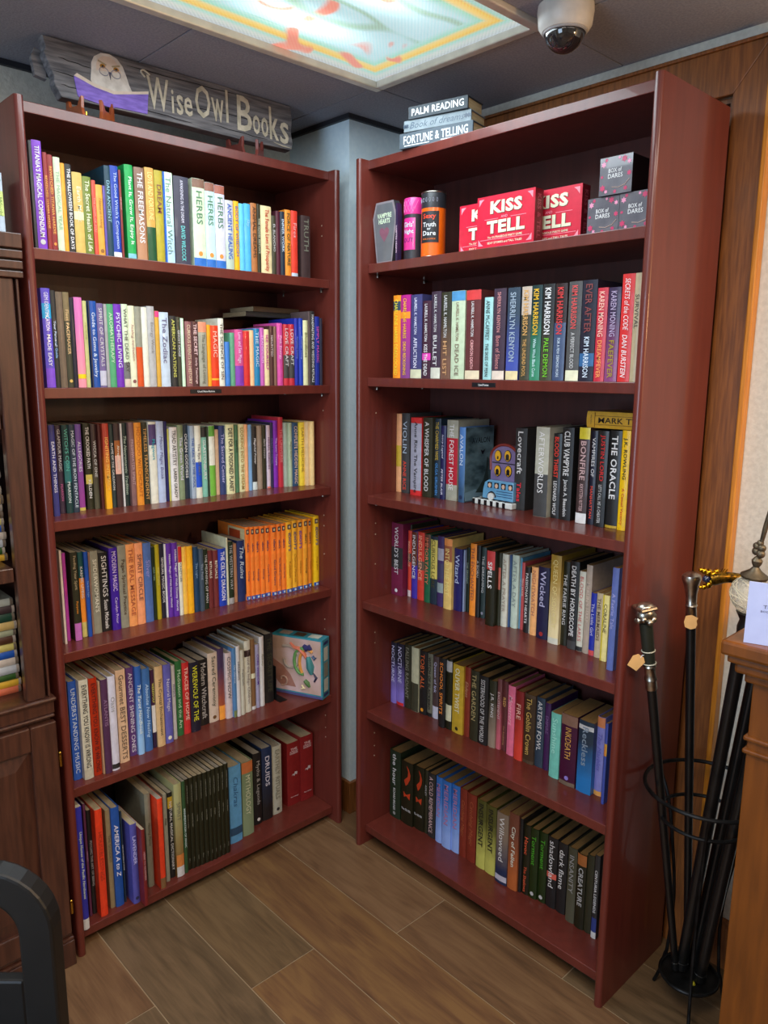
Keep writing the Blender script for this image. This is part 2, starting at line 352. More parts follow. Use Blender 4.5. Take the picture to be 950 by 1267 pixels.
# ------------------------------------------------------------------ dome camera
dc = thing('security_camera', 'white dome security camera with smoked glass bubble on the dark ceiling', 'camera', (0.853, -0.815, CEIL)); dc.scale = (1.12, 1.12, 1.12)
wp = mat('white_plastic', 'd8d4cc', 0.4)
MB().lathe([(0.0001, -0.0005), (0.052, -0.0005), (0.053, -0.012), (0.050, -0.036), (0.043, -0.046), (0.0385, -0.047), (0.038, -0.043), (0.0001, -0.043)], 40).build('housing', wp, dc, smooth=True, fix=True)
MB().lathe([(0.038*math.cos(a), -0.046-0.036*math.sin(a)) for a in [i*PI/2/12 for i in range(12)]]+[(0.0001, -0.082)], 36).build('bubble', mat('smoked_bubble', '2b2a2c', 0.06, col2='242426', coat=1.0), dc, smooth=True, fix=True)
MB().lathe([(0.041, -0.044), (0.041, -0.049), (0.039, -0.050), (0.0382, -0.046)], 36).build('bubble_ring', mat('clear_ring', 'b0b0b2', 0.15), dc, smooth=True, fix=True)

# ------------------------------------------------------------------ the two bookcases
def panel_outline(x0, x1, d):         # side panel with a rounded front edge, seen from above
    r = (x1-x0)/2; cx = (x0+x1)/2
    return [(cx + r*math.cos(PI+a), r*0.8 - r*0.8*math.sin(a)) for a in [i*PI/8 for i in range(9)]] + [(x1, d), (x0, d)]
def bookcase(c, W, Z, label, recess, special={}):
    root = thing('bookcase', label, 'bookcase'); root.matrix_world = caseM(c, 0, 0, 0)
    for x0, x1 in ((0, 0.0205), (W-0.0205, W)):
        MB().prism(panel_outline(x0, x1, CD), 0, H).build('side_panel', mahog, root, smooth=True, fix=True)
    MB().box(0.0205, W-0.0205, CD-0.008, CD-0.0005, 0.03, H-0.003).build('back_panel', mahog_shaded, root)
    MB().box(0.0205, W-0.0205, recess, CD-0.008, H-0.018-0.007, H-0.001).build('top_board', mahog, root, bevel=0.0015)
    for i in range(1, 7):
        r = special.get(i, recess)
        MB().box(0.0212, W-0.0212, r, CD-0.0085, Z[i]-ST, Z[i]).build('shelf', mahog, root, bevel=0.0015)
        if i < 6:
            for x in (0.0212, W-0.0212-0.007):
                for y in (r+0.035, CD-0.05):
                    MB().lathe([(0.0035, 0), (0.0035, 0.007), (0.0022, 0.010), (0.0001, 0.0105)][:3], 10, Matrix.Translation((x+0.0035, y, Z[i]-ST-0.0098))).build('shelf_pin', chrome, root, smooth=True)
    # kick board under the bottom shelf, set back
    MB().box(0.0212, W-0.0212, CD-0.06, CD-0.045, 0.0, Z[6]-ST-0.0005).build('kick_board', mahog_shaded, root)
    # unused peg holes on the inner faces
    hm = mat('peg_hole_liner', 'b5a08a', 0.4)
    for x, nx in ((0.0207, 1), (W-0.0207, -1)):
        for z in (1.42, 1.95, 1.98, 1.045, 1.08, 0.69, 0.725, 0.30, 0.335, 0.95, 0.38):
            MB().lathe([(0.0022, -0.0004), (0.0022, 0.0006)], 8, Matrix.Translation((x, recess+0.035, z)) @ Matrix.Rotation(PI/2, 4, 'Y')).build('peg_hole', hm, root)
    return root
ba = bookcase('A', WA, ZA, 'tall mahogany bookcase on the left, under the carved owl sign', 0.0315)
bb = bookcase('B', WB, ZB, 'tall mahogany bookcase on the right, in front of the door casing', 0.0318, {4: 0.0132, 6: 0.0288})
# little black shelf labels
blk = mat('black_label_tape', '15151a', 0.4); whm = paper('eeeeee')
for root, Z, x0, x1, rec, s in ((ba, ZA, 0.412, 0.509, 0.0315, 'Used Non-Fiction'), (bb, ZB, 0.424, 0.501, 0.0318, 'Used Fiction')):
    tg = MB().box(x0, x1, rec-0.0009, rec-0.0001, Z[2]-0.0185, Z[2]-0.0075).build('shelf_label', blk, root)
    letter('label_lettering', s, whm, tg, (x0+0.022, rec-0.0013, Z[2]-0.0158), (1, 0, 0), (0, 0, 1), x1-x0-0.044, 0.0052)

# ------------------------------------------------------------------ books
PAL = [('black', '262626'), ('charcoal', '454545'), ('grey', '8f8f8f'), ('pale grey', 'bbbbbb'), ('white', 'e6e6e2'), ('cream', 'e8dcb4'), ('tan', 'c0a070'), ('brown', '80604a'), ('dark brown', '4a3630'), ('red', 'd8392e'), ('dark red', '882a26'), ('maroon', '6a2838'), ('pink', 'e0789a'), ('magenta', 'c8499c'), ('orange', 'f28c30'), ('peach', 'f8b484'), ('yellow', 'f8cc38'), ('mustard', 'bc9a38'), ('olive', '77803c'), ('green', '2fa050'), ('dark green', '24442c'), ('mint', '84ccaa'), ('sea green', '6aa890'), ('teal', '246c70'), ('sky blue', '6cbcf0'), ('pale blue', 'aaccdd'), ('blue', '2c5cb4'), ('navy', '222c50'), ('purple', '7a3cb0'), ('lilac', 'a898cc'), ('indigo', '4a4890'), ('mauve', '8c6c7c'), ('slate', '506070'), ('dark plum', '442c44'), ('violet', '6a5cc8')]
PALR = [(n, [int(h[i:i+2], 16) for i in (0, 2, 4)]) for n, h in PAL]
def cname(h):
    v = [int(ch*2, 16) for ch in h]
    return min(PALR, key=lambda p: sum((a-b)**2 for a, b in zip(p[1], v)))[0]

def arc(w_, e, off=0.0, n=6, x0=0.0, x1=None):
    x1 = w_ if x1 is None else x1
    return [(x0+(x1-x0)*i/n, e*(1-math.sin(PI*(x0+(x1-x0)*i/n)/w_))-off) for i in range(n+1)]

def make_book(w_, h, d, bg, fg, title, opts, name='book', pages=None):
    """spine at y=0 facing -y, foot at z=0: cover with boards, page block, printed bands and lettering"""
    hard = (w_ > 0.02 and h > 0.2)
    t = 0.0022 if hard else 0.0007; e = min(0.003, w_*0.16); ov = 0.0035 if hard else 0.0006
    op = {}
    for kv in opts.split(';'):
        if '=' in kv: k, v = kv.split('=', 1); op.setdefault(k, []).append(v)
        elif kv: op[kv] = True
    m = blend(bg, op['g'][0]) if 'g' in op else paper(bg)
    a = arc(w_, e); ins = [(x, y) for x, y in arc(w_, e, -t, 6, t, w_-t)][::-1]
    out = [(0, d)] + a + [(w_, d), (w_-t, d)] + ins + [(t, d)]
    bk = MB().prism(out, 0, h).build(name, m, smooth=True)
    pm = pages or (grey_p if (hash_(title+bg) % 3 == 0) else cream_p)
    MB().box(t+0.0001, w_-t-0.0001, e+t+0.0003, d-(0.003 if hard else 0.0006), ov, h-ov).build('page_block', pm, bk)
    def patch(nm, z0, z1, mt, off=0.00035, xi=0.0):
        pts = arc(w_, e, off, 6, xi, w_-xi); v = [(x, y, z0) for x, y in pts]+[(x, y, z1) for x, y in pts]; n = len(pts)
        return MB().add(v, [(i, i+1, n+i+1, n+i) for i in range(n-1)]).build(nm, mt, bk)
    low = 0.04
    for b_ in op.get('b', []):
        z0, z1, cc = b_.split(','); z0 = float(z0); z1 = float(z1)
        patch('spine_band', max(z0*h, 0.0006), min(z1*h, h-0.0006), paper(cc))
        if z0 < 0.03 and z1 < 0.4: low = max(low, z1+0.02)
    if 'c' in op:
        cc = op['c'][0]; MB().box(0, w_*0.16, -0.0004, e, 0.0005, h-0.0005).build('spine_band', paper(cc), bk)
    if 'cp' in op:
        MB().box(-0.0005, -0.0001, 0.006, d*0.62, h*0.72, h*0.97).build('cover_panel', paper('dc9'), bk)
        MB().box(-0.0009, -0.0006, 0.03, d*0.58, h*0.8, h*0.94).build('cover_panel', paper('a42'), bk)
        MB().box(-0.0005, -0.0001, 0.004, d*0.9, 0.02, h*0.70).build('cover_panel', paper('322'), bk)
    if 'k' in op:
        patch('spine_band', 0.0006, 0.055*h, paper('25a')); low = 0.08
        patch('spine_band', 0.9*h, 0.965*h, paper('224'), 0.00045, w_*0.18)
        patch('spine_band', 0.915*h, 0.95*h, paper('dc9'), 0.0006, w_*0.34)
        patch('publisher_mark', 0.014*h, 0.043*h, paper('cde'), 0.0006, w_*0.3)
    if 'k3' in op:
        rib = [(0.45, .62), (0.62, .66), (0.8, .74), (0.86, .82), (0.72, .9), (0.5, .95), (0.66, .86), (0.62, .78), (0.3, .7)]
        v = [(x*w_, -0.0008, z*h) for x, z in rib]
        MB().add(v, [tuple(range(len(v)))]).build('cover_emblem', paper('c42'), bk)
        v = [(x*w_, -0.0008, z*h) for x, z in ((.25, .52), (.5, .48), (.85, .53), (.8, .42), (.5, .46), (.3, .43))]
        MB().add(v, [tuple(range(len(v)))]).build('cover_emblem', paper('c42'), bk)
        letter('title', 'The SILVER', paper(fg), bk, (w_*0.1, -0.0009, h*0.22), (1, 0, 0), (0, 0, 1), w_*0.8, 0.008)
        return bk
    if 'h' in op:
        for s, z, hh in (('THE', .88, .008), ('ASTROLOGY', .845, .007), ('HANDBOOK', .815, .007), ('The Library', .12, .005)):
            letter('title', s, paper(fg), bk, (w_*0.18, -0.0009, h*z), (1, 0, 0), (0, 0, 1), w_*0.64, hh)
        v = [(x*w_, -0.0008, z*h) for x, z in ((.3, .47), (.35, .5), (.5, .5), (.55, .53), (.75, .52), (.72, .47), (.6, .49), (.5, .46), (.4, .49))]
        MB().add(v, [tuple(range(len(v)))]).build('cover_emblem', paper('cbb'), bk)
        return bk
    top = 0.9 if 'k' in op or any(float(b_.split(',')[1]) > 0.985 and float(b_.split(',')[0]) > 0.8 for b_ in op.get('b', [])) else 0.96
    if top == 0.9:
        top = min([float(b_.split(',')[0]) for b_ in op.get('b', []) if float(b_.split(',')[1]) > 0.985] + [0.89])-0.02
    if 'e' in op:
        z = max(low+0.03, 0.06)*h; r = min(w_*0.28, 0.006)
        MB().lathe([(r, 0), (r, 0.0003)], 12, Matrix.Translation((w_/2, -0.0003, z)) @ Matrix.Rotation(PI/2, 4, 'X')).build('publisher_mark', paper(op['e'][0]), bk)
        low = z/h+r/h+0.02
    hh = max(min(w_*0.52, 0.017), 0.0026); sh = 0.0
    caps = title.isupper(); hs = hash_(title)
    bold = (0.0, 0.01, 0.018, 0.0)[hs % 4] if caps else (0.0, 0.012)[hs % 2]
    if not caps and hs % 3 == 0: sh = 0.25
    def spine_text(nm, s, za, zb, col, bo, sc=1.0):       # runs from za down to zb, letters leaning on +x
        q = hh*sc; L_ = (za-zb)*h
        if L_ < 0.015: return
        return letter(nm, s, paper(col), bk, (w_/2-q/2, -0.00105, za*h), (0, 0, -1), (1, 0, 0), L_, q, bo, sh)
    if title:
        if 'k2' in op:
            spine_text('title', 'MYSTERIES OF THE UNKNOWN', .93, .74, fg, 0.0, .42)
            spine_text('title', title, .66, .42, fg, 0.01, .5)
            spine_text('author', 'Editors', .17, .04, fg, 0.0, .36)
        elif 'a' in op:
            mid = low+(top-low)*(0.46 if len(title) > 9 else 0.42)
            spine_text('title', title, top, mid+0.02, fg, bold)
            spine_text('author', op['a'][0], mid-0.02, low, op['af'][0] if 'af' in op else fg, 0.01, 0.8)
        elif 'k' in op:
            spine_text('title', title.split(' ')[0], top, top-0.3, fg, 0.02, .8 if title[0] == 'i' else .95)
            spine_text('title', title.split(' ', 1)[1], top-0.34, low+0.05, fg if title[0] == 'i' else 'a62', 0.0, .75)
        else:
            n = len(title); span = min(1.0, 0.42+n*0.03)*(top-low)
            spine_text('title', title, top-0.01, max(top-span, low), fg, bold)
    return bk

def hash_(s):
    v = 7
    for ch in s: v = (v*31+ord(ch)) % 1000003
    return v

ORD = ['first', 'second', 'third', 'fourth', 'fifth', 'sixth', 'seventh', 'eighth', 'ninth', 'tenth', 'eleventh', 'twelfth', 'thirteenth', 'fourteenth', 'fifteenth', 'sixteenth']
ROW = {1: 'top', 2: 'second', 3: 'third', 4: 'fourth', 5: 'fifth', 6: 'bottom'}
BOOKS = """S|A|1
0.0385,0.0072,0.234,0.0465|333|ddd||
0.046,0.0213,0.237,0.0465|84c|eee|TITANIA'S MAGICAL COMPENDIUM|e=ccc
0.0688,0.0091,0.2144,0.0465|933|ea5|BEWITCHED TITANIA HARDIE|
0.0786,0.0117,0.2114,0.0465|933|ea5|BEWITCHED TITANIA HARDIE|e=e94
0.092,0.015,0.2087,0.0465|dec|9b9|THE MAGICAL YEAR|
0.1074,0.0092,0.198,0.0465|fa3|fd8||
0.1178,0.0148,0.1983,0.0465|333|eee|THE HALLOWEEN BOOK OF DAYS|
0.1338,0.0232,0.1834,0.0465|db6|eec|Earth Magic|b=.42,.52,eeb
0.1577,0.0203,0.1779,0.0465|783|eec|The Secret Health of Life|
0.1794,0.0089,0.1723,0.0465|e54|fa9|THE MAGIC OF YOU|
0.1891,0.0165,0.1641,0.0465|ea4|a73|Natural Living|e=963
0.2065,0.0052,0.164,0.0465|65a|aae||
0.2126,0.0149,0.2117,0.0465|245|9cd|DAN ANCIENT|
0.2279,0.0199,0.2144,0.0465|24a|cdf|The Good Witch's Companion|b=.0,.06,eee
0.2486,0.0054,0.2073,0.0465|833|daa|THE ORACLE|
0.2647,0.0215,0.2235,0.0465|2a5|efe|Plant It, Grow It, Enjoy It|b=.01,.06,8cd
0.2896,0.0265,0.2218,0.0465|865|eee|THE FREEMASONS|g=b86
0.3185,0.0233,0.226,0.0465|da5|fe9|LOVE AND FORTUNE|b=.0,.37,253
0.3433,0.0221,0.2237,0.0465|ba3|854|DREAM|
0.3663,0.0273,0.2236,0.0465|dfd|798|The Natural Witch|g=bdf;c=26c
0.3964,0.0429,0.2195,0.0465|445|eef|AWAKENING IN THE DREAM|a=DAVID WILCOCK;af=7dd
0.4503,0.0364,0.2226,0.0465|dec|586|HERBS|b=.9,1,865;b=0,.1,37c;e=e94
0.4877,0.0285,0.2185,0.0465|cee|586|HERBS|b=.9,1,965;b=0,.1,37c;e=e94
0.5173,0.0302,0.2162,0.0465|dde|586|HERBS|b=.9,1,a65;b=0,.1,37c;e=e94
0.5486,0.0254,0.1824,0.0465|ccc|36c|ANCIENT HEALING|g=bcb
0.5757,0.0159,0.1836,0.0465|fb2|45a|BODY OF WISDOM|
0.5928,0.0155,0.1797,0.0465|6cf|adf||
0.6095,0.0207,0.1822,0.0465|5be|adf|Sky|
0.6313,0.0197,0.1868,0.0465|b74|222|ANIMAL DREAMS|
0.6522,0.0109,0.1869,0.0465|332|ddb|THE GOOD WITCH'S|
0.6643,0.0365,0.1852,0.0465|eda|c43|The Female Laws of Prosperity|
0.7021,0.0132,0.1628,0.0465|443|ddd|EL BLANCHO|
0.7166,0.014,0.1775,0.0465|523|caa||
0.7319,0.0155,0.1781,0.0465|234|cde|INNER WORK|
0.7487,0.0211,0.1855,0.0465|f93|553|FORCE OF NATURE|
0.7712,0.0228,0.1861,0.0465|e43|fbb|Fires|b=0,.06,cde
0.8073,0.034,0.1781,0.0465|433|887|TRUTH|
S|A|2
0.0431,0.0205,0.2306,0.0465|65c|eef|GEM IDENTIFICATION|a=MADE EASY;b=.0,.2,85d;b=.7,.85,3ad
0.0643,0.0107,0.2267,0.0465|333|8be|Your Personal Guide|
0.0762,0.0159,0.2246,0.0465|765|554||
0.0929,0.0141,0.2251,0.0465|443|db8|Fleet PACEMAKER|b=.7,1,875;e=db6
0.1078,0.0103,0.2131,0.0465|223|99a||
0.1189,0.0192,0.215,0.0465|d7b|fbd||g=f9a;b=.1,.15,fd2
0.1389,0.0093,0.2077,0.0465|cc8|aa6|MEDICINE|
0.1523,0.0205,0.2085,0.0465|25a|def|Guide to Gems & Jewelry|c=124
0.1737,0.0162,0.2042,0.0465|769|ddd|SPIRIT OF CRYSTALS|b=.02,.2,ccd
0.1911,0.0076,0.2033,0.0465|aaa|777||
0.1995,0.0165,0.2039,0.0465|5a7|cec|AROMATHERAPY|
0.2169,0.0193,0.2049,0.0465|73b|eef|PSYCHIC LIVING|
0.2376,0.0161,0.2062,0.0465|dec|333|WHAT THE DEAD SAY|b=0,.1,dcb;b=.1,.3,777
0.2545,0.0167,0.2033,0.0465|eec|a66|healing meditation|e=855
0.2722,0.0169,0.2024,0.0465|998|664||b=0,.5,d52
0.29,0.0153,0.2015,0.0465|eed|996||
0.3062,0.0196,0.2053,0.0465|bbb|888|Energy Work|
0.3268,0.0115,0.1943,0.0465|da4|c82||b=.92,1,e48
0.3393,0.0262,0.1922,0.0465|cde|779|The Zodiac|
0.3688,0.0176,0.1843,0.0465|333|cc6|AMERICAN NATIONS|
0.3874,0.0115,0.1824,0.0465|443|ddd|GHOST DOGS|
0.3999,0.0087,0.1797,0.0465|dfd|9a9||
0.4134,0.0181,0.1722,0.0465|966|edb|CURIOUS EVENTS IN HISTORY|
0.4325,0.0188,0.1731,0.0465|533|ecc|THE SECRET|a=Daily Teachings
0.4529,0.0249,0.1732,0.0465|aa9|776|The Language of Letting|b=.84,1,e97
0.479,0.0107,0.1663,0.0465|fa2|fc5||
0.4908,0.0239,0.165,0.0465|e42|fcb|MAGIC|b=.1,.13,fb3
0.5152,0.0171,0.1853,0.0465|eed|433|THE SCIENCE OF SIN|
0.5351,0.0145,0.1225,0.0465|48d|7be||
0.5518,0.0146,0.1477,0.0465|6a8|9cb||
0.5676,0.0274,0.1572,0.0465|d59|fdf|Love and Sex Magic|b=0,.36,84b
0.5962,0.0203,0.1541,0.0465|d33|f99||
0.6171,0.0135,0.1573,0.0465|fc9|d97||
0.6317,0.0196,0.1627,0.0465|28b|def|THE MAGIC|
0.6525,0.0144,0.1659,0.0465|c6b|fcf|TRANSFORM|
0.6675,0.0169,0.1618,0.0465|eda|c59|SEE YOURSELF|
0.6862,0.0135,0.1722,0.0465|533|edd|HAUNTED|
0.7009,0.0092,0.1714,0.0465|865|cb8||
0.7132,0.0199,0.1816,0.0465|d5a|fce|Pink Energy|
0.7363,0.0202,0.1793,0.0465|c34|eee|LOVE CRAFT|b=.12,.5,444
0.7571,0.0192,0.1802,0.0465|c34|eee|LOVE CRAFT|b=.12,.5,444
0.7776,0.0149,0.1985,0.0465|23a|89d|Another Living|
0.7937,0.0156,0.1993,0.0465|24b|9ae|Another Living|
0.81,0.0184,0.1941,0.0465|eeb|885|Bloodlines|
0.8298,0.006,0.2212,0.0465|655|998||
0.8371,0.0167,0.2226,0.0465|333|eee|HANDFASTING AND WEDDING RITUALS|
0.8559,0.0176,0.2075,0.0465|239|e6b|SIMPLY MAGIC|
0.8748,0.0089,0.2034,0.0465|334|667||
S|A|3
0.0562,0.0144,0.2302,0.0987|448|eef|EARTH AND THINGS|
0.0821,0.0136,0.2263,0.1266|434|ddd|GLAMOUR MAGIC|a=PEARSON;af=c69
0.096,0.017,0.2273,0.1195|244|6cb|WITCH'S COIN|a=PEARSON;af=dee;b=.35,.6,377
0.1139,0.0142,0.2277,0.1184|345|def|MAGIC OF THE IRON PENTACLE|
0.1337,0.0149,0.227,0.1299|75a|eef|ALLEGORIES|g=949;b=0,.04,dc6
0.1576,0.0176,0.2275,0.1376|332|eee|THE CROOKED PATH|b=.3,.41,dc6;a=KELDEN
0.1756,0.014,0.225,0.1331|433|ccc|WICCA OF ONE|g=554
0.19,0.0082,0.2249,0.1239|522|a65||
0.1986,0.016,0.2272,0.1133|b43|fc6|IGNITING INTIMACY|g=fb2
0.2209,0.0106,0.2236,0.1251|344|eee|FLAME OF THE CAULDRON|
0.2319,0.0163,0.2254,0.12|433|eed|Ahrepolgeion|b=.4,.62,eba;b=.62,.8,a63
0.25,0.005,0.2245,0.122|ddd|aaa||
0.2554,0.0148,0.2254,0.125|233|aba|The Necromantic Tradition|
0.2706,0.0141,0.227,0.1136|866|caa|FRESHWATER SPIRIT|
0.2851,0.0189,0.2258,0.11|e93|b62|HOODOO WITCHCRAFT|
0.308,0.0171,0.2253,0.1161|332|da6|TIMELESS TRANSCENDENT|
0.3255,0.0211,0.2262,0.1097|eed|3ab|Mugwort|b=.72,.97,547
0.3487,0.0218,0.2264,0.1117|bce|669|Moon Magic Book|
0.3762,0.008,0.2248,0.1206|226|66a||
0.3854,0.005,0.204,0.1211|cc6|995||
0.3908,0.0227,0.2083,0.1157|eee|333|TRIAD ARTISTRY|a=LAREN GRADY
0.4153,0.0174,0.2136,0.1169|897|dde|The Green World|
0.4356,0.0163,0.2133,0.1243|234|ddd|OCEAN GODDESS|
0.4523,0.0142,0.2103,0.1131|abc|25a|THE SEAL OF THE SOUL|
0.4669,0.019,0.2097,0.1119|eed|777|The Eye of the I|b=.15,.5,25c
0.491,0.0175,0.2058,0.1196|8cb|eee|GLASTONBURY|b=.85,1,333
0.5101,0.0051,0.2049,0.1205|343|777||
0.5157,0.0193,0.2072,0.1181|eed|675||b=.0,.44,7b4;b=.85,1,6a4
0.5398,0.0116,0.1948,0.125|db9|976||
0.5518,0.0196,0.2055,0.1204|347|ccf|The Sacred Center|
0.5719,0.0279,0.2078,0.1162|eeb|444|DIET FOR A POISONED PLANET|
0.6073,0.0121,0.2043,0.126|586|222|EARTH|
0.6241,0.0208,0.2059,0.1295|eeb|b95|LOOKING INTO THE DREAM|
0.6453,0.0104,0.205,0.129|fb8|c85||
0.6593,0.0137,0.2031,0.1333|8be|58b||
0.6739,0.017,0.1974,0.1328|333|eee|Magickal Power|b=0,.13,dee
0.6949,0.0185,0.1983,0.1368|a98|443||
0.7141,0.0141,0.1991,0.1359|332|ccc|dark moon|
0.7287,0.013,0.1986,0.1337|dcd|868|HERBAL REMEDIES|b=0,.03,e76
0.7436,0.0105,0.2058,0.1355|335|77a|REALM OF MAGIC|
0.7544,0.0161,0.2118,0.1336|83b|ecf|The Inner Temple|
0.7709,0.017,0.222,0.129|c34|e99|THE UNIVERSE|
0.7882,0.014,0.2045,0.1239|aba|777||
0.8026,0.0124,0.2042,0.1183|bca|886|Magical Garden|
0.8154,0.0232,0.2038,0.1161|357|ecb|COMPLETE HIDDEN MAGIC|
0.839,0.019,0.2043,0.1089|fd4|a84|EARTH MEDICINE|
0.8584,0.0126,0.2067,0.1006|ec9|b97||
0.8714,0.0142,0.2065,0.0933|fd9|b97||
S|A|4
0.0589,0.0056,0.2505,0.0978|edc|a98||
0.0724,0.0079,0.2385,0.1154|b4a|e37|CRAZY LOVE|
0.088,0.0173,0.24,0.1004|332|ba8|Feeding Your Spirit|b=0,.2,c7c;a=Purpose;af=e93
0.1131,0.0131,0.234,0.1166|255|ddd|KARMIC LIVING|b=.18,.7,f93;b=0,.18,dc7
0.1266,0.0099,0.2339,0.1102|25b|9be|The Book Eight|
0.1418,0.0051,0.2285,0.1212|976|554||
0.148,0.0205,0.2298,0.1214|998|eed|SPIDERWOMAN'S|
0.1704,0.026,0.2213,0.1227|222|eee|SIGHTINGS|a=Susan Michaels
0.1968,0.0227,0.2312,0.1146|42a|dcf|MODERN MAGIC|a=Carolyn Prior
0.2214,0.023,0.2347,0.1157|998|543|Pagan Spiritual Practice|
0.2447,0.0233,0.2348,0.1137|fa6|b64|THE REAL MESSAGE|
0.2698,0.0227,0.2341,0.1147|fa7|965|SPIRIT CIRCLE|
0.2944,0.0236,0.2302,0.116|57b|99d|Silver|
0.3225,0.0088,0.2138,0.1235|232|9b9|GAIA TIME|
0.3318,0.0115,0.2205,0.1189|ba2|ee8|Simple Wisdom|
0.3457,0.0132,0.2205,0.1212|223|eee|SENSUAL MAGIC BOOK|
0.3593,0.005,0.2176,0.1198|eee|aaa||
0.3647,0.0144,0.2195,0.1155|63a|eef|Hidden Magic of Walt Disney World|
0.3794,0.0166,0.2196,0.1107|63a|eef|Hidden Magic of Walt Disney World|
0.3974,0.0114,0.2068,0.1108|eed|776|CRAZY LIFE|b=.77,1,c33
0.4098,0.0137,0.2033,0.1113|fc5|c93||
0.4239,0.0175,0.2035,0.1063|fb2|c82||
0.4447,0.0163,0.1973,0.1089|246|9bd|The Light|
0.4613,0.0133,0.1906,0.1029|456|9ab|The Field|
0.4803,0.0145,0.1839,0.1129|232|ddd|THE MEANING OF MAN|
0.4964,0.0146,0.1779,0.1145|733|eed|RITUALS|
0.5114,0.0157,0.1763,0.1095|733|eed|RITUALS|
0.5275,0.025,0.1791,0.1063|24b|eef|THE CELTIC DRAGON|
0.5538,0.0054,0.2104,0.1057|ddb|aa8||
0.5608,0.0179,0.1961,0.1064|232|bbb|THE WESTERN WAY|b=0,.1,aaa
0.5841,0.011,0.1855,0.1138|b86|433||
0.5955,0.0262,0.1934,0.1084|236|bcd|The Ruins|
0.622,0.0156,0.2334,0.1035|f83|236|idiot's Scatology|k;cp
0.6381,0.0143,0.2326,0.1007|f83|236|idiot's Scatology|k
0.6531,0.0189,0.2316,0.1|f83|236|idiot's Scatology|k
0.6724,0.0158,0.2308,0.0974|f83|236|idiot's Scatology|k
0.6899,0.0187,0.2298,0.098|f83|236|idiot's Crystal Bowls|k
0.7096,0.0201,0.2302,0.0909|f83|236|idiot's Good Dreams|k
0.7303,0.0155,0.2304,0.0901|f83|236|idiot's The World of Mantra|k
0.7474,0.0163,0.2301,0.0904|f83|236|idiot's Green Living|k
0.7641,0.0208,0.2325,0.086|fb3|248|IDIOT'S Kabbalah|k
0.7873,0.0204,0.2342,0.0875|fb3|248|IDIOT'S Chemical Materials|k
0.8108,0.0206,0.2332,0.0899|fa3|52a|IDIOT'S Ghosts|k
0.8319,0.0178,0.2344,0.0872|fa3|333|idiot's Numerology|k
0.8548,0.0134,0.2322,0.0921|f93|333|IDIOT'S Vampires|k
0.8777,0.0213,0.2362,0.0902|fc2|248|IDIOT'S Feng Shui|k
S|A|5
0.0469,0.0216,0.2776,0.07|36c|def|UNDERSTANDING MUSIC|
0.0689,0.0241,0.2808,0.0529|ddc|333|EVERYTHING YOU KNOW IS WRONG|b=.0,.1,ccb
0.0959,0.0219,0.277,0.0566|b31|522|EVERYTHING YOU KNOW IS WRONG|
0.1182,0.005,0.265,0.0514|b97|765||
0.1236,0.0176,0.2695,0.0455|535|979|ATLANTIS|
0.1433,0.0204,0.2716,0.0483|dde|999|Oasis|b=.02,.07,333
0.1766,0.0271,0.2721,0.0732|eca|765|Gourmet BEST DESSERTS|
0.2138,0.0216,0.2638,0.0916|648|eef|ANCIENT SHINING ONES|
0.2358,0.0178,0.2651,0.0823|36b|eff|The Tarot Handbook|g=9cf
0.2572,0.0236,0.2501,0.0868|47b|bdf|Absolute Now Healing|
0.2858,0.0113,0.2376,0.0943|424|ee6|WEREWOLF|b=0,.2,324;b=.2,.55,eee
0.2975,0.0232,0.2456,0.0879|db8|332|The Crystal Enchantment|
0.3238,0.0241,0.243,0.0911|66b|dde|Natural Magic|e=eed
0.3541,0.0108,0.2311,0.1002|ccc|446|PHYSICS|
0.3723,0.0204,0.235,0.1105|374|cec|Meditation and the Art|
0.3931,0.0214,0.2256,0.1072|c33|fcb|TRACES OF HOME|
0.4149,0.0301,0.2211,0.1024|223|ee3|WEREWOLF OF THE|
0.4544,0.0323,0.2125,0.1239|222|bbb|Modern Witchcraft|
0.4877,0.0329,0.2258,0.1229|dcb|665|Sacred Ceremony|e=753
0.521,0.0203,0.234,0.1185|435|b64||b=0,.2,fa4;g=a53
0.5417,0.0218,0.2168,0.1106|dcc|555|COSMIC NOW|
0.5639,0.0114,0.2301,0.1047|58b|cde|Our Universe|b=0,.1,785
0.5757,0.0129,0.2342,0.1021|ddd|777|DREAMING|
0.5905,0.0144,0.2169,0.103|ccb|555|Angels Spells|
0.61,0.0219,0.2397,0.1087|ddc|766|Beyond the Indigo Children|b=.78,.87,322
0.6356,0.0154,0.2378,0.1122|864|ddb||b=0,.05,ddd;b=.45,.52,eec
0.6541,0.0155,0.2163,0.1147|aac|63a|CORE WISDOM|
0.6712,0.0163,0.238,0.115|ddd|886|Pathway|
0.6968,0.0327,0.2374,0.1226|222|443|THE SECRET LIFE|
S|A|6
0.0258,0.0165,0.363,0.0233|33a|ded|Unique Homes of the Pacific Northwest|b=0,.09,ddd;f
0.0614,0.0063,0.3404,0.0663|635|cac|Creative Clarity|
0.0715,0.0112,0.3155,0.0692|222|bbb|PSYCHIC THE ART OF BEING|
0.0831,0.0194,0.3231,0.0419|e42|a32|HOUSEBLESSINGS|
0.1171,0.0131,0.3016,0.0574|986|554|THE GODDESS|
0.1306,0.0228,0.3044,0.0505|25a|eef|AMERICA A to Z|
0.1573,0.0051,0.2841,0.0565|234|ddd|UNSOLVED MYSTERIES OF THE PAST|
0.1721,0.0187,0.247,0.0288|55a|ccf|LAVENDER|e=335;f2
0.1912,0.0097,0.2375,0.0006|722|c99|HERBS TO REMEMBER|f2
0.2362,0.0175,0.2969,0.0672|887|554|Healing Plants|
0.2589,0.0156,0.2868,0.0355|e42|b21||b=0,.12,864
0.2858,0.0116,0.2823,0.0545|998|332|Atlas|
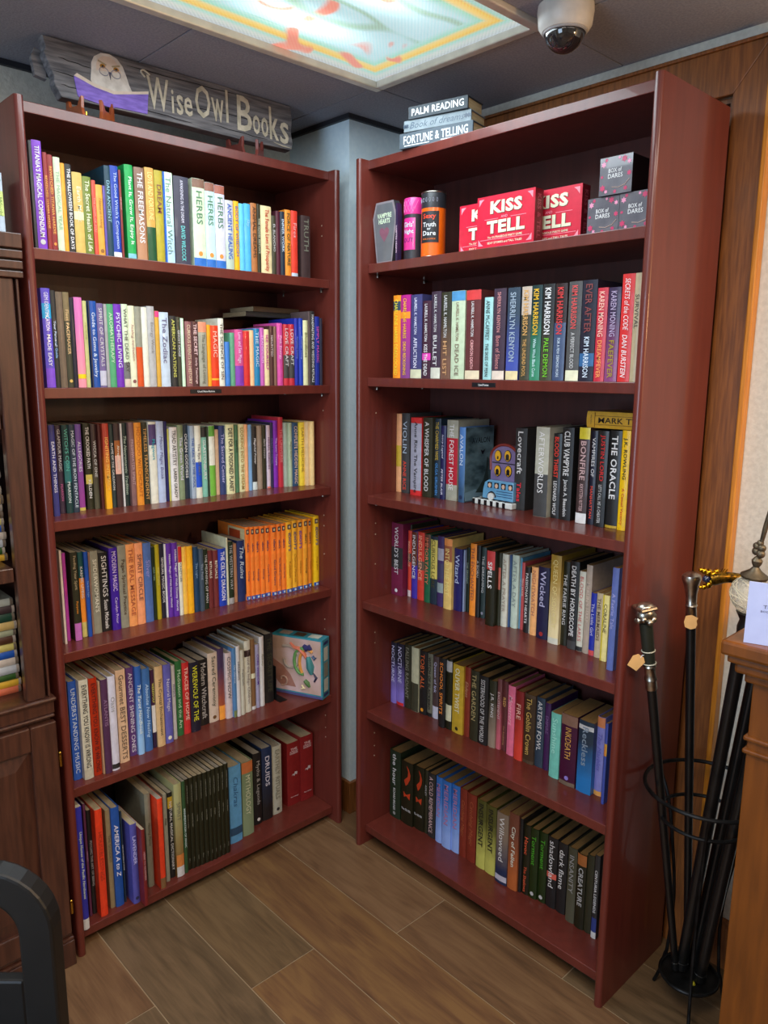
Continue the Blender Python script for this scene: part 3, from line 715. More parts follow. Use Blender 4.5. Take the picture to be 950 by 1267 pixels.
0.3036,0.0152,0.2764,0.0615|222|ddd|NATURAL MAGICAL DICTIONARY|b=.82,.95,ca3
0.3192,0.0234,0.3011,0.0499|aa7|776|SPIRIT|b=.0,.11,ddd;b=.11,.24,d84;g=863
0.3455,0.0107,0.3003,0.0529|353|dee|MANIFESTATION OF MAGIC|
0.3578,0.0142,0.2989,0.0592|221|998|Mysteries of the East|k2
0.3723,0.0134,0.2996,0.0577|221|998|Ancient Wisdom|k2
0.3861,0.0146,0.3008,0.056|221|998|Hauntings|k2
0.401,0.0149,0.3008,0.0547|221|998|The Psychics|k2
0.4164,0.015,0.3007,0.0534|221|998|Cosmic Duality|k2
0.4318,0.0127,0.3011,0.052|221|998|Earth Energies|k2
0.445,0.0131,0.3028,0.0514|221|998|Dreams|k2
0.4593,0.0144,0.3025,0.052|221|998|Search for the Soul|k2
0.4745,0.0133,0.3027,0.0518|221|998|Utopian Visions|k2
0.4886,0.0141,0.3033,0.0518|221|998|Eastern Mysteries|k2
0.5236,0.0436,0.265,0.0812|6ad|369|Chakras|b=.1,.2,357
0.5746,0.0408,0.2586,0.0874|786|ddb|MYTHOLOGY|b=.85,1,c74;g=897
0.6365,0.031,0.2555,0.116|222|bbb|Myths & Legends|e=eee
0.6719,0.0389,0.2611,0.1175|235|dde|DRUIDS|g=222
0.7176,0.0369,0.2489,0.1235|bba|887|EARTHLY RITUALS|e=333
0.7848,0.0531,0.2331,0.1313|822|ecc||h
0.8384,0.0536,0.2416,0.1258|822|ecc||h
S|B|2
0.1103,0.0293,0.2304,0.0468|f92|fe4|CHARLAINE HARRIS DEADLOCKED|b=.82,.93,345
0.1408,0.0374,0.2296,0.0468|b28|fc3|CHARLAINE HARRIS|a=DEAD RECKONING;af=fc3;b=.72,.8,f93;g=848
0.181,0.0426,0.2279,0.0468|447|eef|LAURELL K. HAMILTON|a=AFFLICTION;b=0,.11,ddb
0.2264,0.0315,0.2089,0.0468|423|eee|LAURELL K. HAMILTON|b=.24,.33,e4b;a=KISS THE DEAD
0.2595,0.0345,0.2312,0.0468|434|ddd|LAURELL K. HAMILTON|a=BULLET;b=0,.13,ddc
0.2956,0.0352,0.2273,0.0468|332|ddd|LAURELL K. HAMILTON|g=754;a=HIT LIST;af=da7
0.3324,0.0465,0.2274,0.0468|cdb|865|LAURELL K. HAMILTON|b=.89,1,59c;a=DEAD ICE;af=876
0.3834,0.0482,0.2265,0.0468|633|eee|LAURELL K. HAMILTON|b=.89,1,d44;a=CRIMSON DEATH;af=fbb;b=0,.1,edb
0.4437,0.0271,0.2048,0.0468|add|333|ANNE McCAFFREY|a=THE SKIES OF PERN
0.4736,0.0379,0.2239,0.0468|434|d99|SHERRILYN KENYON|b=0,.1,edc;a=Born of Silence;af=c88
0.517,0.0372,0.223,0.0468|345|abc|SHERRILYN KENYON|b=0,.1,eda;g=45a
0.5598,0.0287,0.2233,0.0468|443|da6|KIM HARRISON|b=.7,1,cba;a=THE UNDEAD POOL
0.5893,0.0293,0.2239,0.0468|133|eb3|KIM HARRISON|g=386;a=White Witch Black Curse;af=cee
0.6207,0.0331,0.2243,0.0468|222|eee|KIM HARRISON|a=PALE DEMON;af=7c3;g=443
0.6558,0.0318,0.223,0.0468|322|d44|KIM HARRISON|a=FOR A FEW DEMONS MORE;af=cde;b=0,.6,457
0.6924,0.0344,0.2245,0.0468|555|d55|KIM HARRISON|a=A PERFECT BLOOD;af=ccc;b=0,.11,eec
0.7283,0.0375,0.2249,0.0468|223|844|EVER AFTER|a=KIM HARRISON;af=def;b=.15,.28,369
0.7676,0.0258,0.2055,0.0468|c34|fcb|KAREN MONING|a=DREAMFEVER;af=fa6
0.7949,0.0302,0.2045,0.0468|324|bac|KAREN MONING|a=FAEFEVER;af=a93;g=847
0.8272,0.0294,0.2304,0.0468|d33|fee|SECRETS of the CODE|a=DAN BURSTEIN
0.8573,0.0171,0.2303,0.0468|ba8|333|SURVIVAL|
S|B|3
0.0219,0.0216,0.2437,0.1506|ea7|542||b=.33,.6,ca3
0.0457,0.0338,0.2466,0.1504|444|bcd|VIOLIN|a=ANNE RICE;af=e54
0.0967,0.0443,0.2362,0.1388|d33|333|Anne Rice The Vampire|b=.07,.93,aab
0.145,0.0377,0.2385,0.1411|332|ccc|A WHISPER OF BLOOD|
0.1831,0.0234,0.237,0.1523|234|db4|THE CHARMED WIFE|a=OLGA GRUSHIN;af=59d
0.2124,0.0179,0.2176,0.1473|225|dde|Ivory Legend|a=PETER BLAIR
0.2307,0.042,0.2351,0.1531|aa9|eee|THE FOREST HOUSE|b=.2,.78,b23
0.4597,0.0375,0.2243,0.1771|333|ddd|Lovecraft|a=Tales;af=e34
0.5548,0.0408,0.2347,0.1373|bba|eee|AFTERWORLDS|b=0,.48,444
0.6007,0.0243,0.2198,0.1498|222|e43|BLOOD THIRST|a=LEONARD WOLF;af=ddd
0.6276,0.0336,0.2373,0.1475|222|ddd|CLUB VAMPYRE|a=Jancie A. Beaudoin
0.6823,0.0298,0.2409,0.1391|433|caa|BONFIRE|a=KRYSTEN RITTER;b=.88,1,dc3;b=0,.11,eee
0.7125,0.0169,0.2334,0.147|223|eee|VAMPIRES OF|a=MANHATTAN;af=e54
0.7371,0.0266,0.2354,0.1369|222|d33|JUSTIN LORD|a=LET'S CALL ME A CHEATER;af=ccc
0.7641,0.0315,0.2375,0.1426|222|eee|THE ORACLE|b=0,.03,ca3
0.7989,0.0212,0.2398,0.1387|fc1|332|J.K. ROWLING|a=A Casual Vacancy;af=c33
S|B|4
0.0219,0.0506,0.2346,0.1337|724|eee|WORLD'S BEST|b=.38,.67,333;e=eee
0.0729,0.005,0.2288,0.1691|332|ccc||
0.0783,0.014,0.2145,0.1524|d43|fb9|INDULGENCE|b=.53,.66,333;b=0,.1,dcc
0.0962,0.0239,0.2154,0.1505|43a|eee|INDULGENCE|b=.5,1,632
0.1208,0.0277,0.217,0.1517|d43|fb9|INDULGENCE|b=.45,.58,654
0.1526,0.0243,0.2161,0.1489|264|e86|IMMORTALITY|b=.8,1,643
0.1772,0.0274,0.2135,0.1503|234|553|CURIOUS LORE|b=.38,.95,dc6
0.2079,0.0246,0.2188,0.1482|436|dde||b=.66,.83,aab;b=.2,.34,9aa;b=.4,.62,446
0.2377,0.0306,0.2172,0.1445|ec7|fe9|INTO THE MIST|b=.9,1,e95;b=.68,.9,a64
0.2687,0.0303,0.1906,0.1549|226|bce|Wizard|
0.2995,0.005,0.1886,0.1631|9ac|778||
0.3049,0.0113,0.1967,0.1697|121|9a9|THE SINGING|
0.3323,0.0222,0.2162,0.1534|f93|955|THE ENCHANTED|
0.3567,0.0142,0.2146,0.1516|222|ccc|A BORN|
0.3713,0.016,0.2111,0.1576|344|ddd|THE DREAMING|e=99a
0.4192,0.0281,0.2166,0.1207|221|eee|SPELLS|b=.75,1,c44
0.4477,0.008,0.211,0.1389|332|b55||b=.5,.8,c65
0.4561,0.0205,0.2095,0.1432|ddc|a98|AFTER A PRAYER|
0.477,0.005,0.208,0.1509|358|9be||
0.4824,0.0222,0.2097,0.1538|cdc|899|AFTER A DAY|
0.505,0.005,0.2029,0.1634|59b|cde|SHIFTING|
0.5122,0.0093,0.1926,0.1598|c55|edc|TWO PATHS|
0.5309,0.0158,0.1859,0.1487|222|ddd|PASSIONATE HEARTS|
0.5471,0.005,0.1703,0.152|ccb|887||
0.5537,0.0207,0.1909,0.1454|fb7|b76|NIGHTWATCH|
0.5799,0.0345,0.1982,0.1396|224|bbd|Wicked|e=a33
0.6243,0.0312,0.2404,0.1293|a83|ed9|QUEEN OF SORCERY|b=0,.07,ddc;g=eda
0.6558,0.0184,0.2259,0.1405|221|ddd|THE FAERIE RING|
0.6821,0.0252,0.2336,0.1312|222|ddd|DEATH BY HOROSCOPE|b=0,.1,444
0.7077,0.0176,0.2114,0.1346|ddc|c55|BLOOD OF THE LARES|b=0,.06,333
0.728,0.0166,0.2319,0.1327|ba9|dcb|MERLIN'S HARP|
0.7474,0.0151,0.1643,0.1294|23a|ddf|The Little Girl|b=0,.09,d55
0.7635,0.0169,0.168,0.129|cb9|765|THE MERMAIDS|
0.7875,0.0162,0.1698,0.119|fe9|554|CORALINE|c=dc3
0.829,0.0167,0.2544,0.0782|67b|bbe|A Faerie Tale|L
S|B|5
0.0219,0.0252,0.209,0.1361|223|ddf|NOCTURNE|g=87c
0.0475,0.0319,0.211,0.1383|223|ddf|NOCTURNE|g=87c;b=0,.05,d33
0.0803,0.0279,0.2172,0.1411|332|998|FALLING RADIANT|
0.1106,0.0314,0.2148,0.1412|cca|443||b=0,.45,443
0.1424,0.0314,0.2119,0.1456|222|e74|TOBY ALL|e=fa3
0.1743,0.0213,0.2094,0.1492|776|222|WITCH OF BLACKBIRD|b=.0,.06,222
0.196,0.0233,0.2066,0.1514|544|cce|Queen of Ink|b=0,.2,dde
0.2482,0.0236,0.2232,0.1219|222|f94|SCHOOL SPIRITS|
0.2723,0.0221,0.2264,0.1283|221|eec||b=.82,.97,bbb;b=.12,.35,ddb
0.2986,0.042,0.2182,0.1274|ca3|eec|OLIVER TWIST|e=332
0.341,0.0212,0.2191,0.1333|832|c97|Eldest|
0.3683,0.0296,0.2187,0.1284|332|ba7|THE GARDEN|
0.3989,0.0332,0.2121,0.1289|222|ccc|SISTERHOOD OF THE WORLD|
0.4325,0.0249,0.2052,0.135|332|eee|J.R. KING|g=987
0.4579,0.0147,0.2157,0.1405|744|ecc|EXCITEMENT|g=c67
0.4729,0.0163,0.2121,0.1465|633|da6|RED|a=The Awakening;af=b86
0.4982,0.0242,0.2098,0.1368|e79|fbc|Monsters|
0.5282,0.0267,0.2058,0.1319|822|eba|FIRE|g=d43
0.5552,0.0358,0.2046,0.1368|543|db6|The Goblin Crown|b=.05,.95,432
0.5914,0.0263,0.2041,0.1428|345|eee|ARTEMIS FOWL|
0.6195,0.0172,0.1966,0.143|425|869|EMPIRE|
0.651,0.0302,0.186,0.1251|7cb|aed|Sunshine|
0.6887,0.0475,0.1995,0.1175|413|da5|INKDEATH|b=.85,1,865;b=.0,.06,765;e=98d
0.7401,0.0428,0.199,0.1188|234|89a|Reckless|b=.88,.94,ccc;g=27b
0.7833,0.0212,0.217,0.135|88c|66b|The Marbles|b=.87,1,d85;b=0,.06,ea5
0.8208,0.0072,0.2192,0.1094|45a|e65|CORPSES|b=.6,.75,da3
S|B|6
0.0319,0.0491,0.2411,0.1263|232|ddd|the hour|a=RICHARD BRUNER;e=999
0.0857,0.0522,0.2232,0.1268|221|ddd|SILVER|k3
0.1383,0.0439,0.2237,0.1339|221|ddd|SILVER|k3
0.1826,0.0132,0.2225,0.1378|332|ccc|RIPLEY|
0.201,0.0301,0.2227,0.1338|333|ecc|A COLD REMEMBRANCE|
0.2364,0.0262,0.2258,0.1321|37c|b8b|MERIDIAN|g=9bf
0.2682,0.0352,0.2279,0.1276|37c|b8b|MERIDIAN|g=9bf
0.3038,0.0309,0.2275,0.1318|37c|b8b|MERIDIAN|g=9bf
0.3356,0.0276,0.2279,0.1331|832|b64|Catching Magic|
0.3655,0.0346,0.225,0.1324|832|b64|Catching Magic|
0.4058,0.0337,0.2238,0.1305|552|222|INSURGENT|g=cc6
0.4421,0.0366,0.2218,0.1294|552|222|INSURGENT|g=cc6
0.4889,0.041,0.225,0.1188|876|eee|Willoweed|g=235;b=.04,.12,ccd
0.5303,0.0332,0.2402,0.1226|743|eed|City of Fallen|g=b63
0.5639,0.0103,0.233,0.1293|222|eee||
0.5746,0.0225,0.2187,0.1336|221|e64|Havoc|a=The Shadows
0.5975,0.0258,0.218,0.1349|231|5b3|Torment|e=ccc
0.6237,0.0258,0.2164,0.1404|231|5b3|Torment|e=ccc
0.6516,0.0309,0.2155,0.1408|222|eee|shadowland|b=.42,.5,d65
0.6841,0.0293,0.2138,0.1419|222|eee|dark flame|
0.7233,0.0267,0.2238,0.1304|443|aaa|INSANITY|g=554
0.7535,0.027,0.2214,0.1278|221|bbb|CREATURE|b=.85,1,a63
0.7809,0.0207,0.2299,0.1306|332|554||
0.807,0.0142,0.244,0.1244|333|ddd|CENTURIA LEGENDS|b=0,.08,ddd;b=.08,.25,348"""
shelves = []
for ln in BOOKS.strip().split('\n'):
    if ln.startswith('S|'): _, c, i = ln.split('|'); shelves.append((c, int(i), [])); continue
    f = ln.split('|'); shelves[-1][2].append(([float(v) for v in f[0].split(',')], f[1], f[2], f[3], f[4]))
for c, i, bs in shelves:
    Z = ZA if c == 'A' else ZB
    where = ('left' if c == 'A' else 'right')+' bookcase '+ROW[i]+' shelf'
    grp = 'books on the %s shelf of the %s bookcase' % (ROW[i], 'left' if c == 'A' else 'right')
    names = [cname(b[1]) for b in bs]
    look = []
    for (dm, bg, fg, title, op), nm in zip(bs, names):
        if 'k' in op.split(';'): s = nm+' book, blue foot'
        elif ';b=0,' in ';'+op.replace('b=.0,', 'b=0,') and float((';'+op.replace('b=.0,', 'b=0,')).split(';b=0,')[1].split(',')[0]) < 0.5:
            cc = (';'+op.replace('b=.0,', 'b=0,')).split(';b=0,')[1].split(',')[1].split(';')[0]
            s = nm+' book, '+cname(cc)+' foot'
        elif not title: s = nm+' book, plain spine'
        else: s = nm+' book, '+cname(fg)+' lettering'
        look.append(s)
    done = set()
    for n, (dm, bg, fg, title, op) in enumerate(bs):
        x, w_, h, fy = dm
        lv = names[n-1] if n else None; rv = names[n+1] if n+1 < len(bs) else None
        cands = []
        if look.count(look[n]) == 1: cands.append(look[n]+', '+where)
        if lv: cands.append((look[n]+', right of a '+lv+' one, '+where, sum(1 for j in range(1, len(bs)) if look[j] == look[n] and names[j-1] == lv)))
        if rv: cands.append((look[n]+', left of a '+rv+' one, '+where, sum(1 for j in range(len(bs)-1) if look[j] == look[n] and names[j+1] == rv)))
        if lv and rv: cands.append((look[n]+', between '+lv+' and '+rv+', '+where, sum(1 for j in range(1, len(bs)-1) if look[j] == look[n] and names[j-1] == lv and names[j+1] == rv)))
        lab = None
        for q in cands:
            if isinstance(q, str): lab = q; break
            if q[1] == 1 and len(q[0].split()) <= 16: lab = q[0]; break
        if not lab:
            k = [j for j in range(len(bs)) if look[j] == look[n]]
            lab = ORD[k.index(n)]+' '+look[n]+', from the left, '+where
        d = min(max(0.12, h*0.68), 0.296-fy)
        bk = make_book(w_, h, d, bg, fg, title, op, 'book', tan_p if (c == 'B' and i >= 4) else None)
        M = caseM(c, x, fy, Z[i]+0.0002)
        if 'L' in op.split(';'): M = M @ Matrix.Rotation(math.radians(0.3), 4, 'Y')
        bk.matrix_world = M
        tag(bk, lab, 'book', grp)

def T(*p): return Matrix.Translation(p)
def R(a, ax): return Matrix.Rotation(a, 4, ax)
def bez(P, n=18):
    out = []
    for k in range(n+1):
        u = k/n*(len(P)-1); i = min(int(u), len(P)-2); s = u-i
        p0, p1, p2, p3 = P[max(i-1, 0)], P[i], P[i+1], P[min(i+2, len(P)-1)]
        out.append(tuple(0.5*((2*b)+(-a+c)*s+(2*a-5*b+4*c-d)*s*s+(-a+3*b-3*c+d)*s**3) for a, b, c, d in zip(p0, p1, p2, p3)))
    return out

X3, Y3, Z3 = (1, 0, 0), (0, 1, 0), (0, 0, 1)

# ------------------------------------------------------------------ boxes and tubes on the top shelf of the right bookcase
zt = ZB[1]+0.0002
def put(o, c, x, y, z, rz=0.0): o.matrix_world = caseM(c, x, y, z, rz); return o
kiss_red = mat('print_crimson', 'd8233f', 0.35, col2='c81e38', coat=0.4); kiss_side = mat('print_dark_crimson', '7c1c28', 0.4)
crm = paper('eec'); pinkl = paper('f9a')
def kiss_box(x, y, label):
    t = put(thing('party_game_box', label, 'box', group='red party game boxes'), 'B', x, y, zt)
    W, Hh, D = 0.174, 0.122, 0.034
    MB().box(0, W, 0.0012, D, 0, Hh).build('box_body', kiss_side, t, bevel=0.001)
    MB().box(0, W, 0, 0.0012, 0, Hh).build('box_front', kiss_red, t)
    letter('lettering', 'KISS', paper('622'), t, (0.0395, -0.0003, 0.0775), X3, Z3, 0.103, 0.030, 0.05)
    letter('lettering', 'KISS', crm, t, (0.038, -0.0007, 0.079), X3, Z3, 0.103, 0.030, 0.045)
    letter('lettering', 'AND', pinkl, t, (0.075, -0.0006, 0.067), X3, Z3, 0.02, 0.006, 0.02)
    letter('lettering', 'TELL', paper('622'), t, (0.0335, -0.0003, 0.0315), X3, Z3, 0.115, 0.030, 0.05)
    letter('lettering', 'TELL', crm, t, (0.032, -0.0007, 0.033), X3, Z3, 0.115, 0.030, 0.045)
    letter('lettering', 'The OUTRAGEOUS PARTY GAME', crm, t, (0.035, -0.0006, 0.0215), X3, Z3, 0.105, 0.005)
    letter('lettering', 'SEXY STORIES and TALL TALES', crm, t, (0.035, -0.0006, 0.0085), X3, Z3, 0.105, 0.005)
    for zz in (0.0185, 0.0665): MB().box(0.024 if zz > .05 else 0.012, 0.066 if zz > .05 else W-0.012, -0.0005, 0, zz, zz+0.0012).build('printed_line', pinkl, t)
    MB().box(0.104, 0.150, -0.0005, 0, 0.0665, 0.0677).build('printed_line', pinkl, t)
    for sx, sz in ((0, 0), (1, 0), (0, 1), (1, 1)):
        a = 0.006 if not sx else W-0.006; b = 0.006 if not sz else Hh-0.006; p = 1 if not sx else -1; q_ = 1 if not sz else -1
        v = [(a, -0.0005, b), (a+p*0.016, -0.0005, b), (a+p*0.008, -0.0005, b+q_*0.006), (a+p*0.005, -0.0005, b+q_*0.010), (a, -0.0005, b+q_*0.016)]
        MB().add(v, [(0, 1, 2, 3, 4)]).build('corner_ornament', pinkl, t)
    letter('lettering', 'KISS & TELL', paper('b56'), t, (W+0.0006, 0.010, 0.11), (0, 0, -1), (0, 1, 0), 0.10, 0.014, 0.03)
    return t
kiss_box(0.324, 0.082, 'red party game box half hidden behind the front one, beside the orange tube')
kiss_box(0.419, 0.040, 'red party game box standing frontmost in the middle of the top shelf')
kiss_box(0.518, 0.083, 'red party game box at the back, beside the dark dares boxes')
dk = mat('print_charcoal_floral', '6d6b72', 0.25, col2='5c5a62', coat=0.6); dks = mat('box_black_side', '161216', 0.4)
def flower(mb, cx, cz, r, y=-0.0005):
    v = [(cx, y, cz)]
    for k in range(12):
        a = k*PI/6; q = r*(1 if k % 2 else 0.55); v.append((cx+q*math.cos(a), y, cz+q*math.sin(a)))
    mb.add(v, [(0, k+1, (k+1) % 12+1) for k in range(12)])
def dares(x, y, z, label, S=0.078):
    t = put(thing('dares_box', label, 'box', group='dark floral dares boxes'), 'B', x, y, z)
    MB().box(0, S, 0.001, S-0.004, 0, S).build('box_body', dks, t, bevel=0.001)
    MB().box(0, S, 0, 0.001, 0, S).build('box_front', dk, t)
    a = MB(); b = MB()
    for k, (cx, cz, r) in enumerate(((.12, .82, .09), (.2, .93, .06), (.75, .9, .1), (.9, .8, .07), (.93, .5, .08), (.1, .2, .1), (.22, .1, .06), (.5, .07, .06), (.82, .12, .07), (.6, .95, .05), (.08, .5, .05))):
        flower(b if k % 3 == 0 else a, min(max(cx, r+.01), .99-r)*S, min(max(cz, r+.01), .99-r)*S, r*S)
    tag(a.build('printed_flowers', paper('c36'), t), kind='stuff'); tag(b.build('printed_flowers', paper('e9b'), t), kind='stuff')
    MB().tube([(S*.93, -0.0007, S*.35), (S*.8, -0.0007, S*.22), (S*.6, -0.0007, S*.17), (S*.4, -0.0007, S*.2)], 0.0006, 5).build('printed_stem', paper('dba'), t)
    letter('lettering', 'BOX of', paper('eee'), t, (S*.28, -0.0009, S*.58), X3, Z3, S*.4, S*.11, 0.01)
    letter('lettering', 'DARES', paper('eee'), t, (S*.27, -0.0009, S*.43), X3, Z3, S*.45, S*.12, 0.01)
    return t
dares(0.722, 0.062, zt, 'dark floral dares box on the shelf, beside the red box')
dares(0.802, 0.060, zt, 'dark floral dares box on the shelf, against the case side')
dares(0.752, 0.055, zt+0.0785, 'dark floral dares box stacked on top of the two others')
# coffin-shaped box and its neighbour seen edge-on
cof = [(0.017, 0), (0.079, 0), (0.097, 0.125), (0.083, 0.167), (0.013, 0.167), (0, 0.125)]
t = put(thing('coffin_shaped_box', 'grey coffin-shaped card game box with a pale heart, leftmost on the top shelf', 'box'), 'B', 0.022, 0.05, zt)
MB().prism(cof, 0.001, 0.024, axis=1).build('box_body', mat('print_dark_grey', '3b393d', 0.4), t)
MB().prism(cof, 0, 0.001, axis=1).build('box_rim', mat('print_dusty_pink_grey', '8f8488', 0.35), t)
inn = [(0.048+(x-0.048)*0.87, 0.085+(z-0.085)*0.93) for x, z in cof]
MB().prism(inn, -0.0005, 0, axis=1).build('box_front', mat('print_smoke_grey', '6a6c70', 0.3, coat=0.4), t)
letter('lettering', 'VAMPYRE', paper('dec'), t, (0.019, -0.0009, 0.123), X3, Z3, 0.058, 0.013, 0.03)
letter('lettering', 'HEARTS', paper('dec'), t, (0.025, -0.0009, 0.108), X3, Z3, 0.046, 0.013, 0.03)
hrt = [(0, -.024), (.018, -.002), (.02, .008), (.013, .015), (.005, .014), (0, .008), (-.005, .014), (-.013, .015), (-.02, .008), (-.018, -.002)]
MB().add([(0.048+x, -0.0008, 0.082+z) for x, z in hrt], [tuple(range(10))]).build('heart', paper('856'), t)
t = put(thing('card_game_box', 'thin dark purple card game box turned edge-on beside the grey coffin box', 'box'), 'B', 0.1195, 0.046, zt)
MB().prism([(0, 0), (0.007, 0), (0.009, 0.11), (0.006, 0.155), (0, 0.155)], 0, 0.016, axis=1).build('box_body', paper('324'), t)
letter('lettering', 'VAMPYRE HEARTS', paper('ecd'), t, (0.001, -0.0006, 0.1), (0, 0, -1), X3, 0.08, 0.005)
# two tubes
t = put(thing('game_tube', 'black game tube with a hot pink lid and label', 'tube'), 'B', 0.157, 0.082, zt); t.scale = (0.78, 0.78, 1)
MB().lathe([(0.0001, 0), (0.036, 0), (0.036, 0.122), (0.0001, 0.122)], 40).build('tube_body', mat('tube_black', '2e2c31', 0.4), t, smooth=True, fix=True)
MB().lathe([(0.0365, 0.122), (0.0372, 0.124), (0.0372, 0.162), (0.036, 0.1645), (0.034, 0.162), (0.0001, 0.162)], 40).build('lid', mat('hot_pink', 'e2318c', 0.35, coat=0.4), t, smooth=True, fix=True)
lt = MB()
def wrap(mb, r, z0, z1, a0, a1, n=14):
    v = []
    for k in range(n+1):
        a = a0+(a1-a0)*k/n; v += [(r*math.cos(a), r*math.sin(a), z0), (r*math.cos(a), r*math.sin(a), z1)]
    return mb.add(v, [(2*k, 2*k+2, 2*k+3, 2*k+1) for k in range(n)])
wrap(lt, 0.0366, 0.028, 0.112, PI*1.22, PI*1.78); lt.build('label', MATS['hot_pink'], t)
def curved_text(parent, s, mt, r, z, hh, a0, a1, bold=0.02):
    v, f, L_, Hh = glyphs(s, bold, 0.0); sx = (a1-a0)/L_
    pts = [(r*math.cos(a0+p[0]*sx), r*math.sin(a0+p[0]*sx), z+p[1]*hh/Hh) for p in v]
    me = bpy.data.meshes.new('lettering'); me.from_pydata(pts, [], f); return link('lettering', me, mt, parent)
for s, z, h_ in (("Girls'", .088, .014), ('Night', .068, .014), ('OUT', .048, .012)): curved_text(t, s, paper('bdd' if s != 'OUT' else '626'), 0.0371, z, h_, PI*1.36, PI*1.72)
for k in range(5):
    a = PI*1.25+k*0.36
    for s in (-1, 1): MB().tube([(0.0374*math.cos(a+s*u*0.5), 0.0374*math.sin(a+s*u*0.5), 0.128+u*0.03) for u in (0, .25, .5, .75, 1)], 0.0005, 4).build('lid_line', paper('f9c'), t)
t = put(thing('game_tube', 'orange and black truth or dare game tube with a chrome rim', 'tube'), 'B', 0.232, 0.080, zt); t.scale = (0.82, 0.82, 1)
MB().lathe([(0.0001, 0.003), (0.0405, 0.003), (0.0405, 0.127), (0.0001, 0.127)], 40).build('tube_body', mat('vivid_orange', 'f0660f', 0.35, col2='e85f0c', coat=0.4), t, smooth=True, fix=True)
MB().lathe([(0.0408, 0.127), (0.041, 0.165), (0.0395, 0.168), (0.038, 0.165), (0.0001, 0.165)], 40).build('lid', mat('lid_black', '2a2b30', 0.35), t, smooth=True, fix=True)
for z in (0.002, 0.167): MB().tube([(0.0405*math.cos(a), 0.0405*math.sin(a), z) for a in [k*PI/16 for k in range(32)]], 0.0018, 6, closed=True).build('metal_rim', chrome, t, smooth=True)
wrap(MB(), 0.0412, 0.038, 0.118, PI*1.36, PI*1.88).build('label', mat('label_black', '26262a', 0.4), t)
for s, z, h_, c_ in (('Sexy', .096, .016, 'e42'), ('Truth', .078, .012, 'ddd'), ('or', .070, .005, 'ddd'), ('Dare', .056, .012, 'ddd'), ('PICK A STICK', .045, .004, 'e72')):
    k = 0.0 if s not in ('or',) else 0.22
    curved_text(t, s, paper(c_), 0.0416, z, h_, PI*(1.44+k*.6), PI*(1.80-k*0.6))
for k in range(7):
    a = PI*1.25+k*0.3; MB().tube([(0.0413*math.cos(a+0.06*math.cos(q)), 0.0413*math.sin(a+0.06*math.cos(q)), 0.147+0.006*math.sin(q)) for q in [j*PI/3 for j in range(6)]], 0.0005, 4, closed=True).build('lid_link', paper('aab'), t)

# ------------------------------------------------------------------ items among the books
# yellow book lying across the row on the third shelf of the right bookcase
bk = make_book(0.040, 0.20, 0.13, 'da3', '321', '', '')
for s, xx, ll, hh in (('MARK TWAIN', 0.183, 0.165, 0.0135),): letter('title', s, paper('321'), bk, (0.0125, -0.0011, xx-0.011), (0, 0, -1), X3, ll, hh, 0.01)
for xx in (0.0085, 0.0295): MB().box(xx, xx+0.0007, -0.0012, 0.0, 0.012, 0.176).build('printed_line', paper('642'), bk)
MB().box(0.002, 0.038, -0.0006, 0.0, 0.177, 0.178).build('printed_line', paper('642'), bk)
letter('author', 'Complete Works', paper('654'), bk, (0.008, -0.0011, 0.185), X3, Z3, 0.024, 0.004)
bk.matrix_world = Matrix.Translation((XB+0.152, YB-0.893, ZB[3]+0.2405)) @ R(-PI/2, 'Z') @ Matrix(((0, 0, -1, 0), (0, 1, 0, 0), (1, 0, 0, 0), (0, 0, 0, 1)))
tag(bk, 'mustard yellow book lying flat across the row, right bookcase third shelf', 'book', 'books on the third shelf of the right bookcase')
# blue-spined book with its sea picture cover showing
bk = make_book(0.023, 0.2175, 0.13, '58c', 'def', 'AVALON', 'e=235;g=357')
put(bk, 'B', 0.2815, 0.150, ZB[3]+0.0002); tag(bk, 'blue spined book showing its dark sea picture cover, right bookcase third shelf', 'book', 'books on the third shelf of the right bookcase')
MB().box(0.0231, 0.0238, 0.002, 0.129, 0.001, 0.2165).build('cover_picture', mat('stormy_sea_print', '6a8894', 0.35, col2='2e434c', scale=14, stretch=(1, 1, 2), coat=.4), bk)
MB().add([(0.0242, y, z) for y, z in ((.07, .15), (.08, .146), (.092, .152), (.084, .141), (.079, .135), (.074, .141))], [(0, 1, 2, 3, 4, 5)]).build('cover_bird', paper('112'), bk)
MB().add([(0.0242, y, z) for y, z in ((.10, .13), (.108, .12), (.105, .085), (.118, .02), (.05, .025), (.085, .06), (.097, .09))], [(0, 1, 2, 3, 4, 5, 6)]).build('cover_figure', paper('344'), bk)
letter('cover_lettering', 'AVALON', paper('123'), bk, (0.0243, 0.03, 0.17), (0, 1, 0), Z3, 0.08, 0.016)
MB().add([(0.0241, y, z) for y, z in ((.004, .004), (.127, .004), (.127, .03), (.09, .02), (.05, .035), (.004, .028))], [(0, 1, 2, 3, 4, 5)]).build('cover_waves', paper('79a'), bk)

